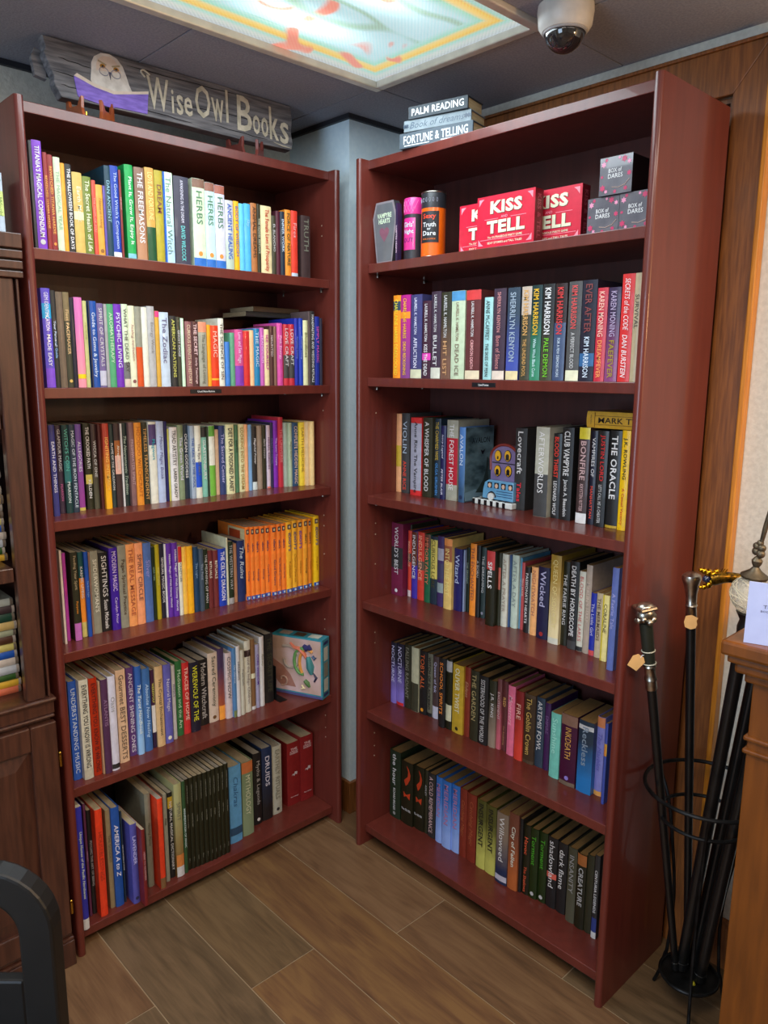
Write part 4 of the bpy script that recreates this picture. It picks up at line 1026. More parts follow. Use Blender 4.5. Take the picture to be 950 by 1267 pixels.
# hand-painted house and bus ornament
t = put(thing('painted_ornament', 'painted ceramic ornament of a purple house and blue bus on a chequered base', 'ornament'), 'B', 0.346, 0.165, ZB[3]+0.0002, -0.05)
wht = mat('glazed_white', 'dfe3df', 0.25, coat=0.5); nv = mat('glazed_black', '15181c', 0.25, coat=0.5); lbl = mat('glazed_light_blue', '6aa4c8', 0.25, coat=0.5, col2='5b94ba')
MB().box(-0.024, 0.124, 0, 0.07, 0, 0.017).build('base', wht, t, bevel=0.003)
for k in range(6):
    MB().box(-0.022+k*0.0225, -0.012+k*0.0225, -0.0008, 0.001, 0.001, 0.0155).build('chequer_tile', nv, t)
    for j in range(3): MB().box(-0.022+k*0.0225+(j % 2)*0.011, -0.012+k*0.0225+(j % 2)*0.011, 0.004+j*0.02, 0.022+j*0.02, 0.0165, 0.0176).build('chequer_tile', nv, t)
hs_ = [(0.022, 0.0172), (0.120, 0.0172), (0.120, 0.135)]+[(0.071+0.049*math.cos(a), 0.135+0.036*math.sin(a)) for a in [k*PI/10 for k in range(1, 10)]]+[(0.022, 0.135)]
MB().prism(hs_, 0.026, 0.056, axis=1).build('house_body', mat('glazed_purple', '7d6f96', 0.3, col2='6d6088', coat=.4), t)
ro = [(0.022, 0.10)]+[(0.071-0.051*math.cos(a), 0.135+0.039*math.sin(a)) for a in [k*PI/12 for k in range(13)]]+[(0.122, 0.10)]
MB().tube([(x, 0.027, z) for x, z in ro], 0.0042, 8).build('roof_edge', mat('glazed_red_brown', '7a2a22', 0.3, coat=.4), t, smooth=True)
yel = mat('glazed_yellow', 'e6ad22', 0.3, coat=.4)
def oval(mb, cx, cz, rx, rz, y0, y1, n=14): return mb.prism([(cx+rx*math.cos(2*PI*k/n), cz+rz*math.sin(2*PI*k/n)) for k in range(n)], y0, y1, axis=1)
for cx, cz in ((0.048, 0.142), (0.083, 0.144), (0.048, 0.100), (0.087, 0.102)):
    fr_ = oval(MB(), cx, cz, 0.0125, 0.0165, 0.0245, 0.026).build('window_frame', nv, t)
    oval(MB(), cx, cz, 0.0105, 0.0145, 0.0235, 0.0245).build('window_pane', yel, fr_)
    MB().prism([(cx-0.0055, cz-0.012), (cx+0.0055, cz-0.012), (cx+0.0058, cz+0.000), (cx+0.003, cz+0.005), (cx-0.003, cz+0.005), (cx-0.0058, cz+0.000)] if cz < 0.12 or cx > 0.07 else [(cx-0.003, cz-0.008), (cx+0.002, cz-0.010), (cx+0.003, cz-0.002), (cx, cz)], 0.0228, 0.0235, axis=1).build('window_figure', nv, fr_)
MB().box(0.028, 0.12, 0.0245, 0.026, 0.121, 0.1235).build('ledge', nv, t)
bs_ = [(0.008, 0.02), (0.121, 0.02), (0.121, 0.074), (0.03, 0.074), (0.016, 0.066), (0.010, 0.045)]
b_ = MB().prism(bs_, 0.008, 0.024, axis=1).build('bus_body', lbl, t, bevel=0.002)
for k in range(4):
    MB().box(0.028+k*0.025, 0.044+k*0.025, 0.0072, 0.0082, 0.052, 0.068).build('bus_window', nv, t)
    oval(MB(), 0.036+k*0.025, 0.059, 0.0055, 0.0065, 0.0064, 0.0074).build('painted_passenger', mat('glazed_peach', 'd9b8a0', 0.3), t)
for zz in (0.030, 0.037, 0.044): MB().box(0.06, 0.119, 0.0074, 0.0082, zz, zz+0.0016).build('painted_stripe', mat('glazed_dark_blue', '1f4268', 0.3), t)
for cx in (0.044,):
    MB().tube([(cx+0.0145*math.cos(a), 0.0075, 0.026+0.0145*math.sin(a)) for a in [k*PI/8 for k in range(9)]], 0.0022, 6).build('wheel_arch', nv, t)
    oval(MB(), cx, 0.0275, 0.0105, 0.0105, 0.002, 0.0078).build('wheel', wht, t)

# puzzle box at the end of the fifth shelf of the left bookcase
t = thing('puzzle_box', 'teal edged puzzle box with a pastel picture of curled serpents, fifth shelf', 'box'); t.matrix_world = T(0.850, 0.018, ZA[5]+0.0003) @ R(math.atan2(0.176, -0.077), 'Z')
LB, TB, HB_ = 0.190, 0.050, 0.208        # runs back into the case; thickness to the right
teal = mat('print_teal', '3d97a6', 0.3, col2='2f8494', coat=.4)
MB().box(0, LB, -TB, 0, 0, HB_).build('box_body', teal, t, bevel=0.001)
MB().box(0.006, LB-0.001, 0.0002, 0.0008, 0.014, HB_-0.006).build('front_picture', mat('pastel_sky_print', 'd8b9bb', 0.35, col2='b99a86', scale=9, coat=.3), t)
MB().box(0.0005, LB-0.001, 0.0002, 0.0009, 0.0012, 0.0095).build('title_strip', paper('558'), t)
def ribbon(pts, r, nm, c_): MB().tube([(x, 0.0012, z) for x, z in pts], r, 8).build(nm, paper(c_), t, smooth=True)
def spiral(cx, cz, r0, r1, a0, a1, n=16): return [(cx+(r0+(r1-r0)*k/n)*math.cos(a0+(a1-a0)*k/n), cz+(r0+(r1-r0)*k/n)*math.sin(a0+(a1-a0)*k/n)) for k in range(n+1)]
ribbon(spiral(.125, .125, .018, .05, 0, -5.2), [0.004+0.0006*abs(8-k)*0.2 for k in range(17)], 'painted_coil', 'a98')
ribbon([(.075+.03*math.cos(a), .125+.045*math.sin(a)) for a in [1.9-k*.28 for k in range(14)]], 0.006, 'painted_coil', '695')
ribbon([(.055+.03*math.cos(a), .12+.05*math.sin(a)) for a in [2.2-k*.25 for k in range(13)]], 0.0055, 'painted_coil', 'd94')
MB().prism([(.10, .03), (.16, .03), (.188, .06), (.188, .12), (.15, .10), (.12, .07)], 0.0002, 0.0011, axis=1).build('painted_rock', paper('a76'), t)
ribbon(spiral(.15, .05, .006, .022, 0, 5), .003, 'painted_cloud', 'b98')
ribbon([(.03, .06), (.022, .075), (.034, .09)], [.003, .005, .002], 'painted_wing', '224')
ribbon([(.078, .04), (.068, .032), (.08, .026)], [.003, .005, .003], 'painted_flame', 'eda')
ribbon([(.12, .185), (.105, .17), (.085, .168), (.065, .15), (.058, .135)], [0.004, .006, .008, .007, .004], 'painted_coil', 'd75')
ribbon([(.07, .182), (.058, .172), (.048, .178), (.04, .17)], [0.006, .012, .011, .005], 'painted_head', '336')
ribbon([(.052, .145), (.044, .11), (.04, .085)], [0.008, .015, .006], 'painted_body', '488')
ribbon([(.036, .15), (.028, .14), (.022, .146)], [0.005, .006, .002], 'painted_head', '346')
ribbon([(.066, .06), (.055, .05), (.048, .038)], [0.007, .009, .004], 'painted_head', '574')
for z0, z1, c_ in ((.024, .068, 'ccb'), (.075, .125, '887'), (.132, .178, 'ccb')):
    MB().box(-0.0006, 0.0, -TB+0.012, -0.012, z0, z1).build('side_panel_print', paper(c_), t)
for z in (0.008, 0.188): MB().box(-0.0006, 0.0, -TB+0.010, -0.010, z, z+0.010).build('side_title', paper('236'), t)
for k, c_ in enumerate(('ccb', '543', 'a98')): MB().box(0.02+k*0.055, 0.06+k*0.055, -TB+0.008, -0.010, HB_, HB_+0.0005).build('top_print', paper(c_), t)
# steel bookend holding the row
t = thing('bookend', 'black metal bookend behind the row, beside the teal puzzle box', 'bookend'); t.matrix_world = caseM('A', 0.735, 0.10, ZA[5]+0.0001)
MB().box(0, 0.03, 0, 0.12, 0, 0.0012).build('foot', black_iron, t); MB().box(0, 0.0012, 0.02, 0.10, 0.0013, 0.12).build('upright', black_iron, t)
# books lying flat above the row, left bookcase second shelf
for k, (c_, zz, xx, ll) in enumerate((('333', 0.201, 0.865, 0.20), ('543', 0.2165, 0.862, 0.17))):
    bk = make_book(0.0145, ll, 0.13, c_, 'aaa', '', ''); z = ZA[2]+zz+0.002
    bk.matrix_world = T(xx, 0.135, z) @ Matrix(((0, 0, -1, 0), (0, 1, 0, 0), (1, 0, 0, 0), (0, 0, 0, 1)))
    tag(bk, ('lower' if k == 0 else 'upper')+' of two dark books lying flat behind the row, left bookcase second shelf', 'book', 'books on the second shelf of the left bookcase')

# ------------------------------------------------------------------ carved owl sign on two little easels
t = thing('carved_sign', 'weathered grey board sign with a painted white owl, on top of the left bookcase', 'sign'); t.matrix_world = T(0.117, 0.080, 2.171) @ R(-0.010, 'Y') @ R(math.radians(-6), 'X')
LW, LH = 0.690, 0.130
wood_g = mat('weathered_grey_wood', '7c7a7c', 0.85, col2='4c4b4f', scale=12, stretch=(0.8, 3, 9), bump=0.6, detail=6)
ol = [(0.018, 0.0), (0.30, 0.002), (0.52, -0.001), (LW-0.008, 0.001), (LW, 0.02), (LW-0.003, 0.05), (LW+0.004, 0.085), (LW+0.002, 0.126), (0.45, LH), (0.2, LH-0.002), (-0.012, LH), (-0.006, 0.104), (-0.012, 0.094), (-0.004, 0.07), (0.006, 0.045), (0.004, 0.03)]
MB().prism(ol, 0, 0.03, axis=1).build('board', wood_g, t, bevel=0.002)
MB().prism([(-0.026, 0.05), (0.0, 0.045), (0.0, 0.105), (-0.02, 0.112), (-0.03, 0.09)], 0.031, 0.045, axis=1).build('broken_end', wood_g, t)
crk = mat('crack_dark', '1c1b1d', 0.9)
for x0, x1, z0, z1 in ((0.0, 0.22, .055, .045), (0.02, 0.08, .028, .024), (0.24, 0.66, .050, .062), (0.42, 0.60, .020, .014), (0.02, 0.10, .088, .082), (0.19, 0.52, .112, .116), (0.5, 0.67, .036, .03), (0.2, 0.36, .018, .010)):
    n = 7; pts = [(x0+(x1-x0)*k/n, -0.0004, z0+(z1-z0)*k/n+0.0012*math.sin(k*2.1)) for k in range(n+1)]
    MB().tube(pts, [0.0003]+[0.0009]*(n-1)+[0.0003], 5).build('crack', crk, t)
wh = mat('owl_white_paint', 'ded8cf', 0.8, col2='c2bbb2', scale=40)
bd = [(-.044, 0), (-.050, .016), (-.046, .038), (-.044, .056), (-.036, .072), (-.018, .084), (.004, .087), (.022, .081), (.035, .066), (.042, .046), (.048, .024), (.056, .006), (.05, 0)]
ox = 0.143; oz = 0.040
MB().prism([(ox+x, oz+z) for x, z in bd], -0.0016, 0, axis=1).build('painted_owl', wh, t)
MB().prism([(ox+x*0.72-.001, oz+.046+(z-.044)*0.8) for x, z in bd if z > .03], -0.0019, -0.0016, axis=1).build('painted_face', mat('owl_face_paint', 'd9c6b4', 0.8, col2='cdb9a8', scale=40), t)
for s in (-1, 1):
    oval(MB(), ox+s*0.017, 0.094, 0.0068, 0.005, -0.0026, -0.0019).build('painted_eye', paper('a72'), t)
    oval(MB(), ox+s*0.017, 0.0935, 0.0026, 0.0026, -0.0030, -0.0026).build('painted_pupil', paper('222'), t)
    MB().tube([(ox+s*0.015+0.0115*math.cos(a), -0.0028, 0.082+0.0095*math.sin(a)) for a in [k*PI/8 for k in range(16)]], 0.0008, 5, closed=True).build('painted_glasses', paper('889'), t)
    MB().prism([(ox+s*0.006, 0.1), (ox+s*0.027, 0.107), (ox+s*0.028, 0.103), (ox+s*0.008, 0.097)], -0.0022, -0.0016, axis=1).build('painted_brow', paper('a97'), t)
MB().prism([(ox-.003, .084), (ox+.003, .084), (ox, .066)], -0.0028, -0.0016, axis=1).build('painted_beak', paper('556'), t)
pur = mat('purple_paint', '8a70cc', 0.7, col2='6f57ae', scale=30, stretch=(1, 1, 4))
MB().prism([(.052, .054), (.056, .012), (.060, .008), (.140, -.0), (.150, .004), (.232, .006), (.240, .056), (.146, .034)], -0.0022, -0.0002, axis=1).build('painted_book', pur, t)
MB().prism([(.052, .055), (.060, .062), (.100, .048), (.148, .042), (.200, .052), (.241, .062), (.240, .055), (.148, .034), (.100, .040)], -0.0026, -0.0002, axis=1).build('painted_pages', paper('dcb'), t)
let = mat('cream_letter_paint', 'cfc7b2', 0.8, col2='aca48f', scale=40)
for s, x0, z1, x1, z0 in (('W', .240, .103, .300, .022), ('i', .303, .083, .312, .024), ('s', .317, .074, .337, .024), ('e', .340, .074, .364, .026), ('O', .374, .114, .420, .030), ('w', .424, .090, .462, .030), ('l', .466, .120, .478, .034), ('B', .500, .116, .550, .022), ('o', .553, .074, .577, .022), ('o', .581, .074, .605, .020), ('k', .608, .108, .640, .018), ('s', .644, .074, .676, .014)):
    letter('painted_lettering', s, let, t, (x0, -0.0016, z0), X3, Z3, x1-x0, z1-z0, 0.012, 0.1, fill=True)
MB().tube(bez([(.236, -.0014, .096), (.226, -.0014, .106), (.234, -.0014, .112), (.25, -.0014, .104)], 10), .0022, 6).build('painted_flourish', let, t)
MB().tube([(.62, -.0014, .012), (.65, -.0014, .007), (.684, -.0014, .006)], [.0006, .002, .0006], 6).build('painted_flourish', let, t)
ez = mat('orange_brown_easel_wood', 'a8542a', 0.35, col2='8a421f', coat=.3)
ez2 = mat('dark_red_easel_wood', '6e322a', 0.35, coat=.3)
for px_, lb, mm_ in ((0.200, 'small orange-brown wooden easel under the owl end of the sign', ez), (0.640, 'small dark red wooden easel under the right end of the sign', ez2)):
    e_ = thing('display_easel', lb, 'easel', (px_, 0.036, H-0.0005), group='easels holding the sign')
    side = [(0, 0), (0.085, 0), (0.080, 0.012), (0.072, 0.016), (0.072, 0.055), (0.064, 0.062), (0.056, 0.03), (0.022, 0.028), (0.012, 0.046), (0.004, 0.05), (0.006, 0.02)]
    side = [(y, z) for y, z in side]
    for s, an in ((-1, 0.2), (0.2, -1.2)):
        MB().prism([(y, z*0.85) for y, z in side], -0.004, 0.004, axis=0, M=T(s*0.032, 0, 0) @ R(an*0.7, 'Z')).build('side_bracket', mm_, e_, bevel=0.001)
    MB().tube([(0.004, 0.072, 0.004), (0.004, 0.072, 0.03)], 0.003, 8).build('hinge', brass, e_, smooth=True)
# three painted wooden block books on top of the right bookcase
bw = mat('slate_painted_wood', '4a555e', 0.6, col2='48535c', scale=20); bw2 = mat('pale_grey_painted_wood', '848f94', 0.65, col2='6f7a80', scale=30); bw3 = mat('dark_slate_painted_wood', '363e44', 0.6)
pgw = mat('cream_wood_edge', 'c9b68c', 0.7, col2='b5a077', scale=20, stretch=(1, 1, 12))
zz = H-0.001
for nm, mt, x0, ll, th_, an, s, col, lb in (
    ('decorative_block_book', bw, 0.160, 0.222, 0.038, 0.20, 'FORTUNE & TELLING', 'ccc', 'slate painted block book reading FORTUNE & TELLING, bottom of the stack'),
    ('decorative_block_book', bw2, 0.176, 0.198, 0.028, 0.24, 'Book of dreams', '456', 'pale grey block book reading Book of dreams, middle of the stack'),
    ('decorative_block_book', bw3, 0.192, 0.176, 0.031, 0.22, 'PALM READING', 'ccc', 'dark slate block book reading PALM READING, topmost of the stack')):
    t = thing(nm, lb, 'block book', group='painted block books'); t.matrix_world = caseM('B', x0, 0.018, zz, an)
    D_ = 0.085
    MB().box(0, ll, 0, 0.006, 0, th_).box(0, ll, 0.006, D_, 0, 0.003).box(0, ll, 0.006, D_, th_-0.003, th_).build('cover', mt, t, bevel=0.0012)
    MB().box(0.004, ll-0.003, 0.0062, D_-0.003, 0.0032, th_-0.0032).build('page_block', pgw, t)
    letter('lettering', s, paper(col), t, (ll*0.06, -0.0005, th_*0.24), X3, Z3, ll*0.88, th_*0.56, 0.02 if s.isupper() else 0.0, 0 if s.isupper() else 0.3, mxs=1.1)
    if 'FORT' in s:
        for a, b in ((.07, .42), (.58, .93)): MB().box(ll*a, ll*b, -0.0006, 0, th_*0.12, th_*0.17).build('painted_line', paper('eee'), t)
    if 'dreams' in s:
        for cx in (0.02, 0.05, 0.93, 0.97):
            mb = MB(); flower(mb, ll*cx, th_*0.5, 0.007, -0.0006); mb.build('painted_leaf', paper('345'), t)
    zz += th_+0.0004

# ------------------------------------------------------------------ dark wooden cabinet at the left edge
t = thing('display_cabinet', 'dark cherry display cabinet with raised panel door at the left edge', 'cabinet', (-0.012, 0, 0))
CX0, CX1 = -0.82, -0.0
def cb(nm, x0, x1, y0, y1, z0, z1, bev=0.002, m_=cabwood, par=None): return MB().box(x0, x1, y0, y1, z0, z1).build(nm, m_, par or t, bevel=bev)
cb('plinth', CX0, CX1, -0.014, 0.32, 0, 0.072); cb('plinth_moulding', CX0, CX1, -0.012, 0.32, 0.0725, 0.082, .003); cb('plinth_moulding', CX0, CX1-0.004, -0.006, 0.32, 0.0825, 0.092, .003)
cb('carcass', CX0, CX1-0.012, 0.006, 0.315, 0.093, 0.70, 0)
for dx0, dx1 in ((-0.40, -0.006), (-0.80, -0.406)):
    dr = bpy.data.objects.new('door', None); C.objects.link(dr); dr.parent = t
    z0, z1 = 0.097, 0.69; fw = 0.062; y0, y1 = -0.016, 0.0055
    for nm, a, b, c_, d_ in (('stile', dx0, dx0+fw, z0, z1), ('stile', dx1-fw, dx1, z0, z1), ('rail', dx0+fw+.0003, dx1-fw-.0003, z0, z0+fw), ('rail', dx0+fw+.0003, dx1-fw-.0003, z1-fw, z1)):
        MB().box(a, b, y0, y1, c_, d_).build(nm, cabwood, dr, bevel=0.003)
    a, b, c_, d_ = dx0+fw, dx1-fw, z0+fw, z1-fw; k = 0.04
    v = [(a, -0.004, c_), (b, -0.004, c_), (b, -0.004, d_), (a, -0.004, d_), (a+k, -0.013, c_+k), (b-k, -0.013, c_+k), (b-k, -0.013, d_-k), (a+k, -0.013, d_-k)]
    MB().add(v, [(0, 1, 5, 4), (1, 2, 6, 5), (2, 3, 7, 6), (3, 0, 4, 7), (4, 5, 6, 7)]).build('raised_panel', cabwood, dr)
    MB().box(a, b, -0.0035, 0.005, c_, d_).build('panel_back', cabwood, dr)
    for z in (0.17, 0.585):
        MB().tube([(dx1+0.003, -0.018, z-0.016), (dx1+0.003, -0.018, z+0.016)], 0.003, 8).add(*MB().ball((dx1+0.003, -0.018, z+0.02), 0.0035, 6).v and (MB().ball((dx1+0.003, -0.018, z+0.02), 0.0035, 6).v, MB().ball((dx1+0.003, -0.018, z+0.02), 0.0035, 6).f)).build('hinge', brass, dr, smooth=True)
cb('ledge_moulding', CX0, CX1-0.006, -0.012, 0.3, 0.7005, 0.708, .003); cb('ledge_board', CX0, CX1-0.004, -0.006, 0.32, 0.7085, 0.742); cb('ledge_moulding', CX0, CX1, -0.016, 0.3, 0.7425, 0.752, .004)
cb('pilaster', -0.066, -0.022, -0.006, 0.02, 0.7525, 1.742, .003); cb('pilaster_bead', -0.016, -0.010, -0.004, 0.02, 0.7525, 1.742, .002)
cb('pilaster', CX0+0.01, CX0+0.06, -0.006, 0.02, 0.7525, 1.742, .003)
cb('upper_side', -0.0205, -0.009, 0.021, 0.32, 0.7525, 1.742, 0); cb('upper_side', CX0+.01, CX0+0.025, 0.021, 0.32, 0.7525, 1.742, 0); cb('upper_back', CX0+.026, -0.021, 0.30, 0.315, 0.7525, 1.742, 0, mahog_shaded)
for k, (z0, z1) in enumerate(((1.7425, 1.757), (1.761, 1.779), (1.783, 1.801), (1.805, 1.837))):
    cb('capital_moulding', CX0, CX1-0.001, -0.012-0.002*k, 0.315, z0, z1, .002)
    if k < 3: cb('capital_groove', CX0+0.004, CX1-0.004, -0.004, 0.31, z1, z1+0.004, 0, mat('groove_dark', '24120e', .6))
for z in (1.087, 1.443): cb('shelf', CX0+0.026, -0.070, 0.0, 0.29, z-0.034, z, .002)
# paperbacks lying in piles inside the cabinet
pcol = ['bba', 'aa8', 'cba', 'c64', '222', '899', 'ca6', '25a', 'da3', 'ddc', 'ccb', '243', 'cb6', '352', 'ea3', '422', '433', '532', 'bbb', '765', 'db4']
def pile(xr, y, z0, n, th_, seed, where, grp, dark=False):
    rr = random.Random(seed); z = z0
    for k in range(n):
        cc = pcol[(k*5+seed) % 21] if not dark else ('332', '443', '322', '333', '554')[k % 5]
        th2 = th_*(0.85+0.3*rr.random())
        bk = make_book(th2, 0.17+0.01*rr.random(), 0.11, cc, '333' if sum(int(c, 16) for c in cc) > 22 else 'ccb', ('Tales', 'Nightfall', 'The Road', 'Legends')[k % 4], 'b=.0,.04,'+('a98' if k % 2 else '765'), 'paperback')
        # title runs to the right: the foot of the spine lies to the left
        bk.matrix_world = T(xr-0.006*rr.random(), y+0.008*rr.random(), z) @ Matrix(((0, 0, -1, 0), (0, 1, 0, 0), (1, 0, 0, 0), (0, 0, 0, 1)))
        tag(bk, '%s paperback, %s from pile bottom, %s' % (cname(cc), ORD[k], where), 'book', grp)
        z += th2+0.0004
pile(-0.062, 0.07, 0.7525, 13, 0.0178, 3, 'lowest bay of cherry cabinet', 'paperbacks piled in the cabinet')
pile(-0.066, 0.08, 1.0875, 15, 0.0185, 8, 'middle bay of cherry cabinet', 'paperbacks piled in the cabinet')
pile(-0.072, 0.09, 1.4435, 8, 0.0165, 5, 'upper bay of cherry cabinet', 'paperbacks piled in the cabinet', True)
for k, (x, w_, h, c_, lb) in enumerate(((-0.0475, 0.0155, 0.128, 'bcd', 'thin pale blue book, rightmost on the cherry cabinet top'), (-0.0655, 0.017, 0.130, 'aaa', 'grey book on the cherry cabinet top, left of the pale blue one'), (-0.084, 0.0175, 0.134, 'dde', 'white book on the cherry cabinet top, left of the grey one'))):
    bk = make_book(w_, h, 0.12, c_, ('694', '57a', '345')[k], ('Green World', 'Sky', 'Waters')[k], 'b=.3,.7,'+('cd8', '89a', 'abb')[k]); bk.matrix_world = T(x, 0.02, 1.8375); tag(bk, lb, 'book', 'books on top of the cabinet')

# ------------------------------------------------------------------ black chair at the lower left
rz_ = -0.7589
t = thing('chair', 'black chair with a rounded open back frame, at the lower left corner', 'chair', (-0.352, -0.925, 0), rz_)
blkp = mat('black_lacquer', '101010', 0.45, col2='0c0c0c')
Wc = 0.40; zt_ = 0.918
def rrect(x0, x1, z0, z1, r, n=8):
    p = [(x1, z0)]+[(x1-r+r*math.cos(a), z1-r+r*math.sin(a)) for a in [k*PI/2/n for k in range(n+1)]]+[(x0+r-r*math.sin(a), z1-r+r*math.cos(a)) for a in [k*PI/2/n for k in range(n+1)]]+[(x0, z0)]
    return p
o_ = rrect(-Wc, 0.0, 0.45, zt_, 0.085); i_ = rrect(-Wc+0.045, -0.045, 0.45, zt_-0.042, 0.05)
n = len(o_); mb = MB(); v = [(x, y, z) for y in (0, 0.03) for x, z in o_]+[(x, y, z) for y in (0, 0.03) for x, z in i_]
f = []
for k in range(n-1):
    f += [(k, k+1, 2*n+k+1, 2*n+k), (n+k, 3*n+k, 3*n+k+1, n+k+1), (k, n+k, n+k+1, k+1), (2*n+k, 2*n+k+1, 3*n+k+1, 3*n+k)]
f += [(0, 2*n, 3*n, n), (n-1, 2*n-1, 4*n-1, 3*n-1)]
mb.add(v, f).build('back_frame', blkp, t, bevel=0.004, fix=True)
MB().box(-Wc+0.0455, -0.0455, 0.006, 0.024, 0.56, 0.755).build('back_slat', blkp, t, bevel=0.004)
MB().box(-Wc-0.005, 0.005, -0.42, 0.03, 0.42, 0.449).build('seat', blkp, t, bevel=0.012)
for x in (-Wc+0.022, -0.022):
    for y in (0.008, -0.395): MB().tube([(x, y, 0.0), (x, y, 0.419)], [0.014, 0.02], 10).build('leg', blkp, t, smooth=True)

# ------------------------------------------------------------------ wooden cabinet with moulded top at the right edge
DX, DY = 0.731, -1.364
t = thing('side_cabinet', 'honey brown wooden cabinet with a moulded top at the right edge', 'cabinet', (DX, DY, 0))
dd, dw = XR-0.02-DX, 0.75
MB().box(0, dd, -dw, 0, 0, 1.0).build('body', deskwood, t, bevel=0.002)
for pr, z0, z1, bv in ((0.046, 1.052, 1.08, .006), (0.036, 1.038, 1.0515, .004), (0.026, 1.018, 1.0375, .006), (0.012, 1.0005, 1.0175, .004)):
    MB().box(-pr, dd, -dw-pr, pr, z0, z1).build('top_moulding' if z0 < 1.05 else 'top_board', deskwood, t, bevel=bv)
bm_ = mat('moulding_highlight_wood', '9a6234', 0.25, coat=.5)
for z in (0.893, 0.868): MB().box(-0.006, 0.2, -dw, 0.006, z-0.0045, z+0.0045).build('bead_moulding', deskwood, t, bevel=0.003)
t = thing('booklet', 'pale blue-white booklet standing on the honey brown cabinet', 'booklet'); t.matrix_world = T(0.700, -1.352, 1.0805) @ R(-PI/2+0.30, 'Z') @ R(math.radians(-7), 'X')
MB().box(0, 0.13, 0, 0.0015, 0, 0.108).build('front_cover', mat('pale_blue_card', 'aab6e0', 0.5, col2='a2aeda'), t); MB().box(0.0005, 0.13, 0.0016, 0.0065, 0.0005, 0.1075).build('page_block', paper('eee'), t); MB().box(0, 0.13, 0.0066, 0.008, 0, 0.108).build('back_cover', MATS['pale_blue_card'], t)
letter('lettering', 'Tomo', paper('557'), t, (0.024, -0.0005, 0.064), X3, Z3, 0.03, 0.006); letter('lettering', 'BOOK FOR', paper('557'), t, (0.018, -0.0005, 0.057), X3, Z3, 0.04, 0.0035)
t = thing('book', 'bright blue book behind the pale booklet on the honey brown cabinet', 'book'); t.matrix_world = T(0.745, -1.385, 1.0805) @ R(-PI/2+0.2, 'Z')
MB().box(0, 0.13, 0, 0.0012, 0, 0.125).box(0, 0.13, 0.0188, 0.02, 0, 0.125).box(0, 0.0012, 0.0012, 0.0188, 0, 0.125).build('cover', paper('27b'), t); MB().box(0.0014, 0.128, 0.0014, 0.0186, 0.001, 0.124).build('page_block', paper('ddd'), t)

# ------------------------------------------------------------------ iron cane stand
SX, SY = 1.030, -1.180
t = thing('cane_stand', 'black iron cane stand with two rings and a round tray beside the bookcase', 'stand', (SX, SY, 0))
def ring(r, z, rr, nm, m_=black_iron): MB().tube([(r*math.cos(a), r*math.sin(a), z) for a in [k*PI/24 for k in range(48)]], rr, 8, closed=True).build(nm, m_, t, smooth=True)
ring(0.135, 0.592, 0.0048, 'upper_ring'); ring(0.098, 0.520, 0.0045, 'lower_ring'); ring(0.067, 0.098, 0.004, 'tray_rim')
MB().lathe([(0.0001, 0.088), (0.066, 0.090), (0.067, 0.098), (0.064, 0.095), (0.0001, 0.0925)], 36).build('tray', black_iron, t, smooth=True, fix=True)
for an in (3.62, 5.35, 1.35):
    pr = [(0.135, 0.592), (0.099, 0.520), (0.075, 0.40), (0.060, 0.27), (0.066, 0.13), (0.072, 0.10), (0.082, 0.05), (0.098, 0.004)]
    MB().tube(bez([(r*math.cos(an), r*math.sin(an), z) for r, z in pr], 28), 0.0042, 8).build('leg', black_iron, t, smooth=True)
MB().lathe([(0.0001, 0.094), (0.006, 0.094), (0.004, 0.099), (0.0001, 0.1)], 10, T(-0.02, -0.02, 0)).build('sticker', paper('cb2'), t)
blkr = mat('black_cane_shaft', '141414', 0.28, col2='0f0f0f', coat=.3)
def wput(o, root, x, y, z, rz, ry=0.0):
    o.matrix_local = (T(*root.location) @ root.rotation_quaternion.to_matrix().to_4x4()).inverted() @ T(x, y, z) @ R(rz, 'Z') @ R(ry, 'Y'); return o
def cane(label, p0, p1, r0=0.0085, r1=0.011):
    p0 = Vector(p0); p1 = Vector(p1); d = (p1-p0); Lc = d.length; q = d.to_track_quat('Z', 'Y')
    t = thing('cane', label, 'cane', p0, group='canes in the iron stand'); t.rotation_mode = 'QUATERNION'; t.rotation_quaternion = q
    MB().tube([(0, 0, 0.012), (0, 0, Lc*0.5), (0, 0, Lc)], [r0, (r0+r1)/2, r1], 14).build('shaft', blkr, t, smooth=True)
    MB().lathe([(0.0001, 0), (r0+0.002, 0), (r0+0.0015, 0.02), (r0, 0.021)], 14).build('ferrule', blkr, t, smooth=True)
    return t, Lc
zb = 0.0985
# silver head cane
t, L1 = cane('black cane with a silver sculpted head and tan price tag, leftmost in the stand', (1.022, -1.150, zb), (0.9165, -1.0815, 0.865))
MB().lathe([(0.0118, L1-0.025), (0.0135, L1-0.022), (0.012, L1-0.002), (0.0145, L1), (0.0135, L1+0.004), (0.012, L1+0.008), (0.0125, L1+0.028), (0.015, L1+0.032), (0.0135, L1+0.036)], 20).build('silver_collar', chrome, t, smooth=True)
MB().lathe([(0.0125, L1+0.036), (0.0135, L1+0.06), (0.0145, L1+0.137), (0.0001, L1+0.137)], 18).build('grip', mat('dark_leather', '22261f', 0.4), t, smooth=True)
hb = MB().ball((0, 0, L1+0.155), 0.021, 10, (0.95, 1.05, 1)).build('sculpted_head', chrome, t, smooth=True)
hd = MB()
for k in range(9): hd.ball((0.018*math.cos(k*.7), 0.018*math.sin(k*.7), L1+0.142+0.004*(k % 3)), 0.0075, 5)
